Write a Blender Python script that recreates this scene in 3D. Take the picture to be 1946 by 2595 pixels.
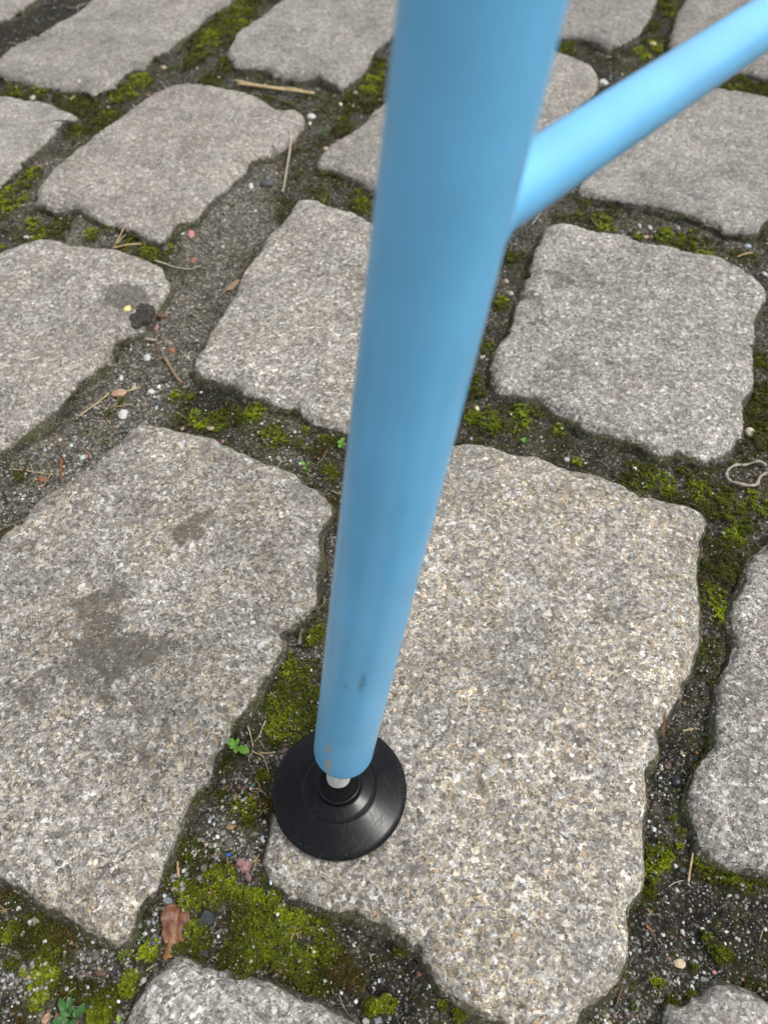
import bpy, bmesh, math, random
import numpy as np
from mathutils import Vector, Matrix

for o in list(bpy.data.objects):
    bpy.data.objects.remove(o, do_unlink=True)
SCN = bpy.context.scene
COL = SCN.collection
R = math.radians

# ------------------------------------------------------------------ camera
cam_d = bpy.data.cameras.new('camera')
cam = bpy.data.objects.new('camera', cam_d)
COL.objects.link(cam)
cam.location = (0, 0, 0.31725)
cam.rotation_euler = (R(90 - 51), 0, 0)
cam_d.sensor_fit = 'HORIZONTAL'
cam_d.sensor_width = 36
cam_d.lens = 36.065
cam_d.clip_start = 0.005
cam_d.clip_end = 200
cam_d.dof.use_dof = True
cam_d.dof.focus_distance = 0.33
cam_d.dof.aperture_fstop = 19
SCN.camera = cam

# ------------------------------------------------------------------ sky, sun, exposure (bright overcast)
SUN_EL, SUN_AZ = 63, 100          # azimuth counted from +Y (view direction) clockwise
world = bpy.data.worlds.new('World')
SCN.world = world
world.use_nodes = True
wn = world.node_tree
wn.nodes.clear()
sky = wn.nodes.new('ShaderNodeTexSky')
sky.sky_type = 'NISHITA'
sky.sun_disc = False
sky.sun_elevation = R(SUN_EL)
sky.sun_rotation = R(SUN_AZ)
sky.dust_density = 4
sky.air_density = 1.4
hsv = wn.nodes.new('ShaderNodeHueSaturation')
hsv.inputs['Saturation'].default_value = 0.25
bg = wn.nodes.new('ShaderNodeBackground')
bg.inputs['Strength'].default_value = 0.15
wo = wn.nodes.new('ShaderNodeOutputWorld')
wn.links.new(sky.outputs[0], hsv.inputs['Color'])
wn.links.new(hsv.outputs[0], bg.inputs['Color'])
wn.links.new(bg.outputs[0], wo.inputs['Surface'])
sun_d = bpy.data.lights.new('sun', 'SUN')
sun_d.energy = 1.0
sun_d.angle = R(13)
sun_d.color = (1.0, 0.97, 0.93)
sun = bpy.data.objects.new('sun', sun_d)
COL.objects.link(sun)
sdir = Vector((math.sin(R(SUN_AZ)) * math.cos(R(SUN_EL)), math.cos(R(SUN_AZ)) * math.cos(R(SUN_EL)), math.sin(R(SUN_EL))))
sun.rotation_euler = (-sdir).to_track_quat('-Z', 'Y').to_euler()
sun.location = sdir * 5
SCN.view_settings.view_transform = 'Standard'
SCN.view_settings.look = 'None'
SCN.view_settings.gamma = 1
SCN.view_settings.use_curve_mapping = False
SCN.view_settings.exposure = 0.36
SCN.render.engine = 'CYCLES'

# ------------------------------------------------------------------ measured plan of the place (millimetres on the ground, camera foot at 0,0)
# STONES: (warmth, brightness, contrast), outline of the top face
STONES = [
  ((0.3, 0.42, 0.62), [[-395.0, 862.9], [-388.9, 890.0], [-378.2, 911.9], [-364.8, 944.5], [-352.5, 975.3], [-344.8, 996.7], [-340.4, 1022.4], [-326.6, 1068.8], [-302.7, 1144.4], [-242.7, 1189.8], [-189.1, 1144.4], [-172.4, 1076.8], [-180.3, 1018.6], [-191.5, 993.1], [-201.0, 968.4], [-206.6, 937.9], [-216.0, 918.3], [-223.0, 887.0], [-234.7, 871.8], [-239.1, 857.0], [-241.1, 836.9], [-253.3, 834.1], [-260.2, 812.0], [-264.6, 790.7], [-274.0, 782.9], [-276.5, 770.1], [-287.3, 782.9], [-299.8, 788.0], [-315.5, 788.0], [-334.1, 798.6], [-354.5, 806.6], [-370.7, 814.7], [-381.5, 820.2], [-394.7, 839.8]]),
  ((0.2, 0.5, 0.6), [[-366.1, 771.1], [-352.3, 769.1], [-332.8, 762.5], [-313.2, 755.1], [-300.2, 742.9], [-290.8, 735.7], [-282.1, 731.0], [-282.9, 721.6], [-292.9, 719.3], [-294.1, 707.8], [-293.0, 692.2], [-296.6, 679.1], [-302.5, 664.3], [-308.9, 651.9], [-309.4, 643.8], [-305.5, 633.8], [-310.3, 624.1], [-314.6, 607.0], [-328.1, 579.7], [-356.5, 586.8], [-397.9, 616.4], [-412.0, 672.7], [-410.2, 740.5], [-391.4, 767.5]]),
  ((0.46, 0.48, 0.72), [[-189.9, 801.2], [-171.2, 797.0], [-151.8, 786.5], [-132.9, 777.7], [-118.8, 770.1], [-108.6, 755.1], [-96.5, 740.5], [-81.6, 742.9], [-74.4, 731.0], [-72.7, 712.4], [-77.5, 685.6], [-84.7, 672.7], [-95.6, 660.1], [-106.8, 651.9], [-113.8, 643.8], [-116.0, 628.0], [-123.5, 610.7], [-131.3, 597.7], [-138.6, 583.2], [-142.1, 569.2], [-145.5, 555.5], [-148.1, 548.8], [-157.3, 550.5], [-161.3, 537.3], [-163.7, 526.1], [-167.8, 519.9], [-177.3, 524.6], [-185.9, 532.5], [-193.9, 537.3], [-206.3, 545.5], [-218.1, 550.5], [-227.3, 558.9], [-236.2, 565.7], [-245.2, 572.6], [-255.3, 569.2], [-263.5, 569.2], [-273.6, 576.1], [-280.8, 585.0], [-281.7, 601.4], [-279.2, 616.4], [-276.8, 635.8], [-271.2, 651.9], [-266.5, 672.7], [-258.5, 690.0], [-250.2, 707.8], [-241.7, 726.3], [-233.3, 747.7], [-224.7, 770.1], [-214.7, 788.0], [-203.1, 798.6]]),
  ((0.2, 0.42, 0.66), [[-121.8, 1022.4], [-131.1, 993.1], [-143.9, 964.9], [-154.4, 944.5], [-159.6, 924.8], [-159.7, 905.6], [-163.1, 883.9], [-162.8, 871.8], [-156.5, 860.0], [-150.8, 842.6], [-139.7, 836.9], [-130.6, 839.8], [-118.7, 836.9], [-110.7, 825.7], [-96.1, 817.4], [-81.8, 809.3], [-68.6, 817.4], [-59.0, 809.3], [-49.6, 801.2], [-42.3, 788.0], [-35.9, 798.6], [-29.3, 806.6], [-20.6, 828.5], [-13.9, 851.2], [-9.4, 880.9], [0.0, 899.3], [15.3, 931.3], [34.1, 978.8], [51.2, 1022.4], [64.4, 1076.8], [40.6, 1126.9], [-31.9, 1153.2], [-79.0, 1101.4]]),
  ((0.35, 0.44, 0.7), [[0.0, 755.1], [-8.4, 740.5], [-16.6, 717.0], [-24.7, 703.3], [-36.6, 685.6], [-46.3, 672.7], [-53.5, 656.0], [-57.7, 641.8], [-54.4, 635.8], [-42.6, 631.9], [-30.5, 620.2], [-22.7, 614.5], [-13.1, 605.1], [-8.3, 601.4], [8.6, 588.4], [27.2, 575.1], [45.7, 569.2], [68.4, 582.3], [96.7, 613.6], [124.6, 657.5], [151.1, 698.8], [169.8, 726.3], [184.6, 752.6], [194.3, 765.0], [205.5, 785.4], [212.4, 812.0], [210.8, 842.6], [201.0, 854.1], [191.4, 868.8], [180.7, 877.8], [158.2, 905.3], [121.6, 918.3], [90.3, 894.6], [54.8, 843.9], [25.9, 801.5]]),
  ((0.2, 0.36, 0.6), [[159.1, 918.3], [173.8, 917.0], [191.4, 918.3], [206.3, 918.3], [222.1, 908.8], [234.0, 893.1], [246.2, 893.1], [261.6, 908.8], [273.4, 918.3], [284.0, 944.5], [297.5, 971.8], [310.6, 1007.6], [326.1, 1053.0], [347.5, 1109.8], [332.0, 1171.3], [271.6, 1199.2], [202.8, 1135.6], [155.1, 1068.8], [128.7, 993.1], [136.9, 944.5]]),
  ((0.2, 0.38, 0.6), [[348.7, 1022.4], [335.0, 993.1], [322.7, 958.1], [312.5, 931.3], [302.3, 893.1], [308.6, 868.8], [328.7, 845.5], [360.4, 825.7], [379.0, 812.0], [407.5, 801.2], [451.5, 828.5], [497.1, 918.3], [509.7, 1022.4], [489.7, 1126.9], [420.1, 1135.6], [373.3, 1076.8]]),
  ((0.14, 0.46, 0.7), [[314.9, 793.3], [326.7, 788.0], [335.1, 785.4], [347.0, 780.3], [356.6, 775.2], [365.5, 769.1], [383.1, 755.1], [378.8, 717.0], [348.6, 639.8], [321.4, 586.8], [306.2, 562.3], [292.9, 548.8], [285.3, 535.7], [275.6, 532.5], [269.5, 535.7], [260.2, 534.1], [258.1, 545.5], [250.9, 552.2], [241.9, 558.9], [230.5, 564.0], [220.8, 569.2], [211.0, 574.4], [199.2, 579.7], [185.1, 583.2], [172.8, 586.8], [164.1, 590.4], [157.7, 597.0], [169.1, 620.2], [195.7, 660.1], [234.7, 712.4], [273.2, 760.0], [297.1, 785.4]]),
  ((0.16, 0.53, 0.95), [[128.0, 544.7], [137.0, 545.3], [147.3, 543.0], [155.1, 536.5], [166.9, 533.3], [182.1, 530.1], [190.9, 522.2], [203.8, 517.5], [216.1, 511.4], [225.3, 506.8], [238.1, 503.8], [245.8, 500.8], [251.7, 491.9], [260.1, 486.1], [264.2, 477.5], [267.3, 466.3], [267.8, 458.1], [261.4, 447.4], [255.0, 436.9], [248.0, 424.2], [245.1, 411.9], [239.2, 397.6], [235.8, 383.8], [230.8, 368.3], [225.8, 355.5], [219.9, 345.2], [215.4, 337.1], [213.2, 327.3], [209.0, 317.7], [204.1, 310.2], [198.3, 303.8], [189.6, 301.0], [183.9, 299.2], [175.2, 301.0], [166.6, 303.8], [159.4, 301.0], [153.6, 304.7], [149.8, 312.0], [142.6, 315.8], [135.2, 319.6], [130.1, 321.5], [122.0, 321.5], [118.4, 324.4], [114.0, 331.2], [109.1, 335.1], [104.2, 339.1], [100.6, 343.1], [95.5, 347.2], [90.4, 351.4], [84.6, 350.3], [79.3, 353.4], [71.0, 355.5], [67.3, 361.9], [66.8, 372.7], [70.2, 386.1], [73.7, 400.0], [80.9, 411.9], [87.1, 426.7], [90.3, 442.1], [96.9, 458.1], [102.0, 474.7], [107.8, 494.8], [113.8, 516.0], [121.0, 531.7]]),
  ((0.58, 0.56, 0.98), [[44.2, 312.4], [53.5, 311.9], [60.2, 311.5], [66.5, 307.8], [74.0, 303.2], [81.9, 303.2], [89.7, 302.3], [96.8, 296.0], [103.9, 291.6], [112.6, 289.0], [119.9, 286.4], [125.5, 282.1], [132.6, 278.7], [139.2, 273.7], [146.0, 270.3], [153.0, 267.9], [161.4, 266.3], [168.3, 263.8], [171.6, 259.8], [171.8, 253.5], [167.9, 245.7], [164.3, 236.7], [159.9, 226.5], [156.8, 216.6], [155.8, 208.3], [155.4, 200.3], [152.8, 192.5], [150.3, 184.9], [147.6, 178.7], [144.2, 173.8], [142.1, 167.9], [138.0, 162.0], [134.0, 156.3], [131.1, 150.7], [126.7, 145.2], [121.4, 139.8], [118.9, 137.7], [119.2, 132.5], [117.6, 127.3], [113.7, 123.3], [110.2, 120.3], [108.9, 116.9], [110.1, 113.5], [109.1, 108.7], [106.7, 104.0], [104.3, 99.4], [104.3, 94.9], [102.9, 90.5], [102.5, 84.4], [102.1, 78.5], [100.2, 73.6], [98.1, 70.3], [93.9, 68.7], [91.2, 66.3], [91.7, 62.4], [92.4, 59.3], [90.7, 55.5], [90.4, 51.8], [88.3, 47.3], [83.9, 44.5], [81.7, 41.6], [76.3, 38.8], [71.6, 35.3], [67.8, 31.9], [64.1, 28.5], [57.4, 26.9], [51.3, 28.5], [48.2, 29.9], [43.7, 32.6], [38.0, 32.6], [32.4, 33.9], [27.7, 36.0], [23.8, 38.8], [20.7, 42.3], [18.3, 45.9], [15.1, 49.5], [11.8, 52.5], [7.7, 55.5], [4.3, 57.8], [0.0, 60.5], [-5.1, 62.4], [-9.4, 63.2], [-13.8, 64.0], [-19.9, 65.5], [-25.3, 67.1], [-30.6, 68.7], [-35.1, 70.3], [-38.8, 72.8], [-42.7, 76.0], [-45.7, 79.4], [-46.9, 82.7], [-46.4, 87.0], [-46.0, 92.3], [-45.6, 98.5], [-44.0, 104.7], [-39.9, 114.4], [-33.3, 126.2], [-25.5, 138.6], [-16.7, 161.2], [-7.2, 190.1], [2.4, 224.6], [12.0, 258.0], [22.5, 289.3], [31.1, 307.6]]),
  ((0.46, 0.5, 1.0), [[-162.4, 297.8], [-157.7, 306.0], [-151.7, 315.2], [-146.3, 328.2], [-139.3, 327.3], [-130.7, 325.3], [-122.0, 322.4], [-112.2, 320.5], [-103.7, 317.7], [-93.6, 312.4], [-84.9, 306.9], [-76.4, 302.3], [-66.6, 296.9], [-58.5, 293.4], [-50.3, 289.0], [-44.8, 283.8], [-38.2, 279.5], [-35.3, 273.7], [-30.0, 267.9], [-26.6, 263.0], [-27.0, 256.6], [-31.7, 251.9], [-33.8, 245.7], [-33.9, 236.7], [-31.8, 229.4], [-31.9, 220.8], [-33.3, 213.8], [-32.3, 205.6], [-35.8, 199.0], [-41.1, 193.8], [-46.3, 188.6], [-48.6, 183.6], [-47.0, 177.4], [-50.4, 172.6], [-53.0, 166.7], [-54.0, 160.9], [-55.1, 155.2], [-59.9, 151.8], [-61.5, 147.4], [-65.2, 144.1], [-67.5, 138.8], [-67.5, 134.5], [-67.6, 131.4], [-70.1, 127.3], [-72.8, 122.3], [-72.6, 117.4], [-72.6, 114.0], [-76.6, 111.6], [-79.6, 109.7], [-80.3, 105.0], [-81.6, 101.3], [-82.7, 96.7], [-83.8, 92.3], [-83.9, 87.9], [-86.1, 84.4], [-86.9, 79.4], [-87.8, 74.4], [-89.7, 70.3], [-92.4, 66.3], [-93.3, 62.4], [-93.4, 58.5], [-94.3, 54.7], [-97.4, 53.2], [-101.2, 55.1], [-106.1, 57.8], [-110.8, 59.3], [-115.4, 60.9], [-118.8, 64.0], [-123.6, 65.5], [-128.2, 66.3], [-132.6, 69.5], [-137.9, 72.8], [-142.9, 74.4], [-147.8, 76.0], [-155.1, 79.4], [-163.7, 86.2], [-174.2, 100.4], [-184.8, 122.3], [-198.0, 156.3], [-205.4, 179.9], [-208.2, 200.3], [-207.9, 219.4], [-204.5, 233.7], [-200.4, 243.5], [-195.2, 250.4], [-192.2, 256.6], [-188.3, 264.6], [-184.3, 272.8], [-178.3, 278.7], [-173.0, 282.9], [-167.0, 289.9]]),
  ((0.36, 0.55, 1.0), [[-68.1, 580.6], [-72.7, 568.3], [-77.1, 554.7], [-81.6, 544.7], [-86.0, 534.9], [-90.1, 522.2], [-94.0, 509.8], [-97.5, 494.8], [-101.2, 483.2], [-102.8, 469.1], [-104.4, 455.4], [-107.2, 439.5], [-111.5, 424.2], [-115.5, 409.5], [-118.3, 397.6], [-120.7, 388.4], [-121.1, 377.1], [-114.1, 369.4], [-105.3, 368.3], [-97.5, 364.0], [-91.1, 358.7], [-82.0, 353.4], [-74.6, 350.3], [-68.5, 345.2], [-60.1, 345.2], [-51.4, 341.1], [-45.3, 333.1], [-38.1, 327.3], [-29.8, 324.4], [-22.9, 321.5], [-16.8, 317.1], [-5.3, 315.5], [6.3, 333.6], [21.5, 372.7], [38.7, 420.4], [55.0, 469.6], [61.5, 504.2], [52.7, 527.9], [32.1, 536.1], [8.2, 541.6], [-10.5, 548.8], [-19.7, 558.9], [-28.9, 565.7], [-38.1, 569.2], [-47.7, 577.9], [-57.2, 583.2], [-66.5, 583.2]]),
  ((0.38, 0.5, 0.9), [[-282.6, 505.3], [-272.2, 516.0], [-262.1, 522.8], [-248.7, 524.7], [-236.8, 519.1], [-225.7, 516.0], [-215.3, 516.0], [-203.9, 511.4], [-193.0, 508.3], [-181.8, 503.8], [-171.9, 496.3], [-162.1, 489.0], [-155.0, 477.5], [-150.6, 466.3], [-150.3, 455.4], [-154.0, 444.7], [-157.9, 431.8], [-162.7, 416.8], [-169.6, 409.5], [-175.9, 407.1], [-179.4, 402.3], [-176.5, 393.0], [-179.6, 383.8], [-183.4, 374.9], [-189.1, 368.3], [-191.2, 359.7], [-194.2, 349.3], [-196.2, 341.1], [-198.3, 333.1], [-204.3, 325.3], [-210.8, 319.6], [-216.6, 312.0], [-220.2, 306.5], [-231.1, 299.2], [-253.4, 302.9], [-279.4, 329.2], [-300.1, 402.3], [-303.6, 477.5], [-292.8, 494.8]]),
  ((0.1, 0.55, 0.95), [[-90.7, 29.9], [-90.4, 33.9], [-87.4, 37.4], [-86.5, 40.9], [-83.9, 44.5], [-80.2, 47.0], [-78.0, 48.8], [-74.7, 49.2], [-71.3, 48.8], [-68.8, 46.6], [-65.0, 45.9], [-59.8, 44.5], [-55.5, 43.4], [-52.0, 42.3], [-47.1, 42.7], [-42.1, 42.7], [-38.7, 41.6], [-35.2, 39.5], [-30.2, 37.7], [-26.0, 36.7], [-21.9, 35.3], [-18.6, 33.9], [-14.5, 32.2], [-10.4, 29.9], [-2.4, 4.9], [-5.4, -60.1], [-40.4, -140.1], [-70.7, -160.1], [-110.7, -120.1], [-104.7, -20.1]]),
  ((0.16, 0.5, 1.0), [[220.4, 255.0], [211.2, 248.8], [202.1, 241.2], [189.9, 232.3], [184.9, 223.6], [179.7, 213.8], [174.2, 207.0], [170.1, 200.3], [166.5, 193.8], [166.7, 188.6], [168.6, 183.6], [165.3, 176.2], [160.8, 167.9], [155.2, 163.2], [151.2, 156.3], [148.9, 149.6], [146.6, 143.0], [143.3, 136.6], [143.2, 132.5], [139.3, 127.3], [135.6, 124.3], [131.8, 121.3], [130.1, 116.4], [126.7, 112.5], [124.8, 106.8], [123.9, 101.3], [125.1, 96.7], [125.4, 92.3], [125.4, 88.8], [127.2, 85.3], [130.2, 83.2], [135.3, 81.9], [140.3, 80.6], [144.6, 79.8], [148.6, 78.5], [158.6, 76.0], [174.4, 77.7], [193.4, 89.6], [229.8, 117.4], [258.2, 156.3], [270.6, 192.5], [284.2, 241.2], [282.7, 269.5], [270.5, 277.8], [250.8, 271.2], [231.5, 263.0]]),
  ((0.25, 0.6, 0.8), [[98.9, 29.9], [104.3, 32.6], [109.9, 35.3], [114.9, 38.8], [119.3, 40.2], [125.3, 40.9], [129.8, 39.5], [133.9, 36.7], [139.5, 33.9], [189.5, 3.9], [214.5, -76.1], [159.5, -166.1], [88.9, -160.1], [76.9, -50.1]]),
  ((0.3, 0.4, 0.6), [[-427.4, 966.3], [-421.0, 978.8], [-417.0, 1000.3], [-410.2, 1022.4], [-407.0, 1068.8], [-439.7, 1144.4], [-506.7, 1171.3], [-543.5, 1101.4], [-512.0, 985.9], [-454.4, 954.7]]),
]
PEBBLES = [
  (-158.7, 340.5, 6.34, 8.55, 'white', 'r', 'pebble', 'largest white pebble in the gravel joint beside the left cobblestones'),
  (-145.7, 362.0, 5.06, 5.07, 'white', 'r', 'pebble', 'oval white pebble just below the white paper scrap in the gravel joint'),
  (-142.1, 366.6, 2.95, 5.62, 'paper', 'c', 'paper_scrap', 'tiny folded white scrap above the oval white pebble'),
  (-155.4, 329.6, 5.86, 5.31, 'slate', 'r', 'pebble', 'dark slate pebble touching the top of the large left cobblestone'),
  (-183.5, 314.4, 2.75, 3.40, 'mint', 'c', 'stone_chip', 'pale mint stone chip left of the pink and mint pair'),
  (-174.7, 305.5, 3.02, 4.14, 'mint', 'c', 'stone_chip', 'pale mint stone chip lying against a pink chip'),
  (-173.3, 307.1, 2.27, 2.91, 'pink', 'c', 'plastic_chip', 'small pink chip lying against a mint stone chip'),
  (-191.1, 318.7, 2.92, 3.44, 'beige', 'r', 'pebble', 'small beige pebble tucked under the left edge cobblestone'),
  (-192.7, 287.4, 4.56, 5.11, 'rust', 'c', 'stone_chip', 'orange brown chip beside the dry fern-like sprig'),
  (-121.0, 329.6, 2.81, 3.98, 'rose', 'c', 'stone_chip', 'small pinkish grey cube-like chip on the large left cobblestone edge'),
  (-103.5, 327.2, 5.76, 4.18, 'tan', 'r', 'pebble', 'flat tan pebble below the bright moss strip'),
  (-167.6, 375.5, 2.99, 5.50, 'white', 'c', 'stone_chip', 'small white chip above the brown bark flake'),
  (-157.8, 366.6, 3.77, 5.13, 'beige', 'r', 'pebble', 'small beige pebble beside the tip of the bark flake straw'),
  (-139.3, 352.2, 4.83, 4.94, 'slate', 'r', 'pebble', 'dark blue-grey pebble left of the small moss tuft'),
  (-140.1, 348.0, 2.08, 4.65, 'bluegrey', 'r', 'pebble', 'small upright blue-grey pebble beneath the dark slate one'),
  (-154.0, 393.0, 5.77, 7.06, 'palegrey', 'r', 'pebble', 'pale grey pebble left of the twigs below the black soil clump'),
  (-139.9, 402.3, 7.39, 7.50, 'terracotta', 'c', 'brick_chip', 'terracotta chip lying above the thick brown twig'),
  (-152.9, 437.9, 8.25, 9.05, 'umber', 'c', 'brick_chip', 'brown chip right of the black soil clump'),
  (-154.3, 426.4, 2.83, 6.25, 'pink', 'c', 'plastic_chip', 'bright pink bit at the right foot of the black soil clump'),
  (-172.4, 432.6, 5.88, 6.63, 'yellow', 'c', 'plastic_chip', 'pale yellow plastic flake at the left of the black soil clump'),
  (-149.2, 541.8, 5.24, 10.70, 'pink', 'c', 'plastic_chip', 'pink crumpled bit at the near corner of the tilted cobblestone'),
  (-274.7, 538.5, 7.63, 4.76, 'white', 'r', 'pebble', 'long flat white pebble at the far left between moss dots'),
  (-163.9, 517.0, 5.10, 7.69, 'slate', 'r', 'pebble', 'slate pebble between small moss dots below the tilted cobblestone'),
  (-142.0, 505.8, 4.46, 7.17, 'terracotta', 'c', 'brick_chip', 'small terracotta chip above the curved pale root'),
  (-127.9, 394.3, 3.23, 4.46, 'beige', 'r', 'pebble', 'small beige pebble near the left corner of the central cobblestone'),
  (-67.8, 736.9, 9.25, 10.21, 'white', 'r', 'pebble', 'bright white pebble off the right corner of the tilted cobblestone'),
  (-68.4, 725.4, 3.61, 6.85, 'cream', 'r', 'pebble', 'small cream pebble below the bright white pebble'),
  (-110.4, 612.0, 4.33, 9.37, 'white', 'r', 'pebble', 'white pebble left of the dark pebble in the sandy joint'),
  (-27.7, 788.9, 4.58, 10.58, 'cream', 'r', 'pebble', 'cream pebble on moss left of the blue leg'),
  (-41.4, 763.8, 3.99, 8.45, 'cream', 'r', 'pebble', 'small peach pebble on moss below the cream pebble'),
  (-97.6, 615.6, 13.48, 11.58, 'slate', 'r', 'pebble', 'dark long pebble left of the thin pale stalk end'),
  (-51.7, 679.9, 6.01, 6.31, 'cream', 'c', 'stone_chip', 'cream chip on the left edge of the cobblestone behind the leg'),
  (-302.9, 783.0, 4.60, 9.52, 'yellow', 'c', 'plastic_chip', 'small yellow chip on brown moss at the upper left'),
  (-297.0, 797.7, 3.26, 7.05, 'cream', 'r', 'pebble', 'cream bead on the corner of the top left cobblestone'),
  (-260.7, 758.1, 6.09, 6.59, 'white', 's', 'glass_splinter', 'shiny white splinter on moss near the top left crossing'),
  (-228.3, 859.0, 7.59, 8.39, 'tan', 'r', 'pebble', 'tan flat pebble under the right edge of the top left cobblestone'),
  (-228.7, 785.1, 3.92, 6.90, 'pink', 'c', 'plastic_chip', 'pink bit below the bright moss tuft at the upper left'),
  (-339.8, 780.4, 7.35, 9.48, 'palegrey', 'r', 'pebble', 'grey pebble above the cobblestone on the upper left edge'),
  (-293.6, 641.0, 5.27, 8.60, 'terracotta', 'c', 'brick_chip', 'dull red chip in the upper left joint'),
  (-53.0, 325.8, 2.68, 3.39, 'palegrey', 'r', 'pebble', 'pale grey pebble between moss tufts left of the leg'),
  (-80.5, 334.8, 2.72, 3.47, 'bluegrey', 'r', 'pebble', 'pale blue pebble below the moss under the central cobblestone'),
  (-95.5, 319.9, 1.82, 3.13, 'pink', 'c', 'plastic_chip', 'pink bit on the far edge of the large left cobblestone'),
  (-61.6, 305.9, 3.57, 3.39, 'tan', 'r', 'pebble', 'tan oval pebble at the far edge of the large left cobblestone'),
  (-48.3, 300.2, 2.18, 2.59, 'white', 'r', 'pebble', 'round white pebble above the tiny seedling'),
  (-54.0, 302.2, 1.78, 2.24, 'white', 'r', 'pebble', 'tiny white pebble left of the round white one above the seedling'),
  (-73.6, 332.8, 2.99, 2.23, 'white', 'c', 'stone_chip', 'small flat white chip right of the pale blue pebble'),
  (57.1, 347.1, 2.97, 4.05, 'yellow', 'r', 'pebble', 'pale yellow bead on moss right of the leg'),
  (51.8, 321.7, 2.36, 3.07, 'white', 'r', 'pebble', 'small white pebble at the far corner of the big right cobblestone'),
  (106.1, 304.7, 3.62, 4.06, 'palegrey', 'c', 'stone_chip', 'pale chip in the dark joint above the big right cobblestone'),
  (95.3, 345.9, 3.14, 2.78, 'palegrey', 'c', 'stone_chip', 'pale flake below the edge of the right middle cobblestone'),
  (88.3, 479.8, 3.70, 5.97, 'rose', 'r', 'pebble', 'pinkish pebble right of the leg beside the right middle cobblestone'),
  (90.4, 466.0, 4.25, 6.12, 'beige', 'r', 'pebble', 'grey-beige pebble beside the left edge of the right middle cobblestone'),
  (65.5, 396.3, 6.14, 2.88, 'white', 's', 'glass_splinter', 'white splinter right of the leg above the mossy corner'),
  (217.6, 324.3, 6.81, 8.33, 'cream', 'r', 'pebble', 'cream white pebble at the right corner of the right middle cobblestone'),
  (142.7, 294.7, 3.69, 2.68, 'white', 'c', 'stone_chip', 'white chip in the mossy joint left of the string loop'),
  (181.9, 250.2, 1.99, 2.85, 'white', 'c', 'stone_chip', 'small white chip in the moss below the string loop'),
  (200.2, 553.6, 3.31, 5.80, 'bluegrey', 'r', 'pebble', 'left of two pale pebbles in the joint below the brace'),
  (208.0, 551.9, 3.67, 8.49, 'palegrey', 'r', 'pebble', 'right of two pale pebbles in the joint below the brace'),
  (230.0, 551.2, 3.30, 6.11, 'palegrey', 'r', 'pebble', 'round pale pebble under the near edge of the upper right cobblestone'),
  (277.0, 487.1, 3.94, 6.49, 'white', 'r', 'pebble', 'white pebble at the right picture edge above the right middle cobblestone'),
  (197.1, 542.8, 4.19, 4.67, 'cream', 'c', 'wood_chip', 'cream chip left of the orange-tan chip below the brace'),
  (202.7, 539.5, 5.62, 4.30, 'sandstone', 'c', 'wood_chip', 'orange-tan wood chip in the joint below the brace'),
  (276.3, 524.8, 5.71, 4.81, 'bluegrey', 'r', 'pebble', 'flat blue-grey pebble under the right end of the upper right cobblestone'),
  (288.2, 908.5, 8.19, 11.57, 'straw', 'c', 'wood_chip', 'straw coloured chip on moss between the top right cobblestones'),
  (218.9, 818.0, 11.86, 16.71, 'palegrey', 'c', 'stone_chip', 'pale flat stone flake above the blue brace'),
  (-62.8, 92.4, 5.18, 4.40, 'greybrown', 'r', 'pebble', 'rough grey-brown pebble above the blue chip, largest left of the foot'),
  (-63.4, 98.7, 4.22, 3.53, 'tanbrown', 'r', 'pebble', 'glossy tan-brown pebble with a white chip on it'),
  (-66.2, 96.2, 2.84, 2.18, 'slatelight', 'r', 'pebble', 'blue-grey flat pebble below the tan-brown pebble'),
  (-68.5, 90.9, 2.18, 2.30, 'white', 'c', 'stone_chip', 'white angular chip left of the rough grey-brown pebble'),
  (-66.9, 89.6, 1.37, 0.98, 'white', 'c', 'stone_chip', 'small white chip at the foot of the white angular chip'),
  (-61.7, 99.4, 1.75, 1.30, 'white', 'c', 'stone_chip', 'white chip resting on the tan-brown pebble'),
  (-72.5, 96.5, 1.68, 1.57, 'beige', 'r', 'pebble', 'beige pebble left of the blue-grey flat pebble'),
  (-67.0, 99.7, 1.93, 1.42, 'olive', 'r', 'pebble', 'olive-beige pebble left of the tan-brown pebble'),
  (-58.2, 95.3, 1.79, 1.73, 'greygreen', 'r', 'pebble', 'round grey-green pebble right of the rough grey-brown pebble'),
  (-60.3, 94.2, 1.50, 1.33, 'greygreen', 'r', 'pebble', 'smaller greenish pebble left of the round grey-green one'),
  (-59.9, 95.8, 1.27, 1.23, 'rose', 'r', 'pebble', 'small rosy pebble above the smaller greenish pebble'),
  (-55.6, 115.9, 1.69, 1.69, 'mintdark', 'r', 'pebble', 'round green-grey pebble left of the foot beside a purple-grey one'),
  (-58.6, 115.5, 1.87, 1.81, 'mauvegrey', 'r', 'pebble', 'purple-grey pebble left of the round green-grey one'),
  (-57.2, 116.8, 1.27, 1.76, 'rose', 'c', 'stone_chip', 'rosy chip between the purple-grey and green-grey pebbles'),
  (-49.7, 94.2, 1.67, 2.91, 'bluegrey', 'c', 'stone_chip', 'upright blue-grey flake beside the corner of the big right cobblestone'),
  (-67.8, 106.9, 1.66, 1.81, 'cream', 'c', 'stone_chip', 'cream cube-like chip beside the flank of the large left cobblestone'),
  (-70.7, 102.9, 1.06, 1.78, 'white', 'c', 'stone_chip', 'narrow white chip below the cream cube-like chip'),
  (-70.1, 99.8, 1.52, 1.64, 'paleblue', 'c', 'stone_chip', 'pale blue chip above the beige pebble left of the foot'),
  (-59.6, 97.9, 2.67, 2.02, 'umber', 'r', 'pebble', 'reddish brown pebble right of the tan-brown pebble'),
  (-72.5, 92.8, 1.21, 0.99, 'orange', 'c', 'brick_chip', 'small orange chip left of the white angular chip'),
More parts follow.
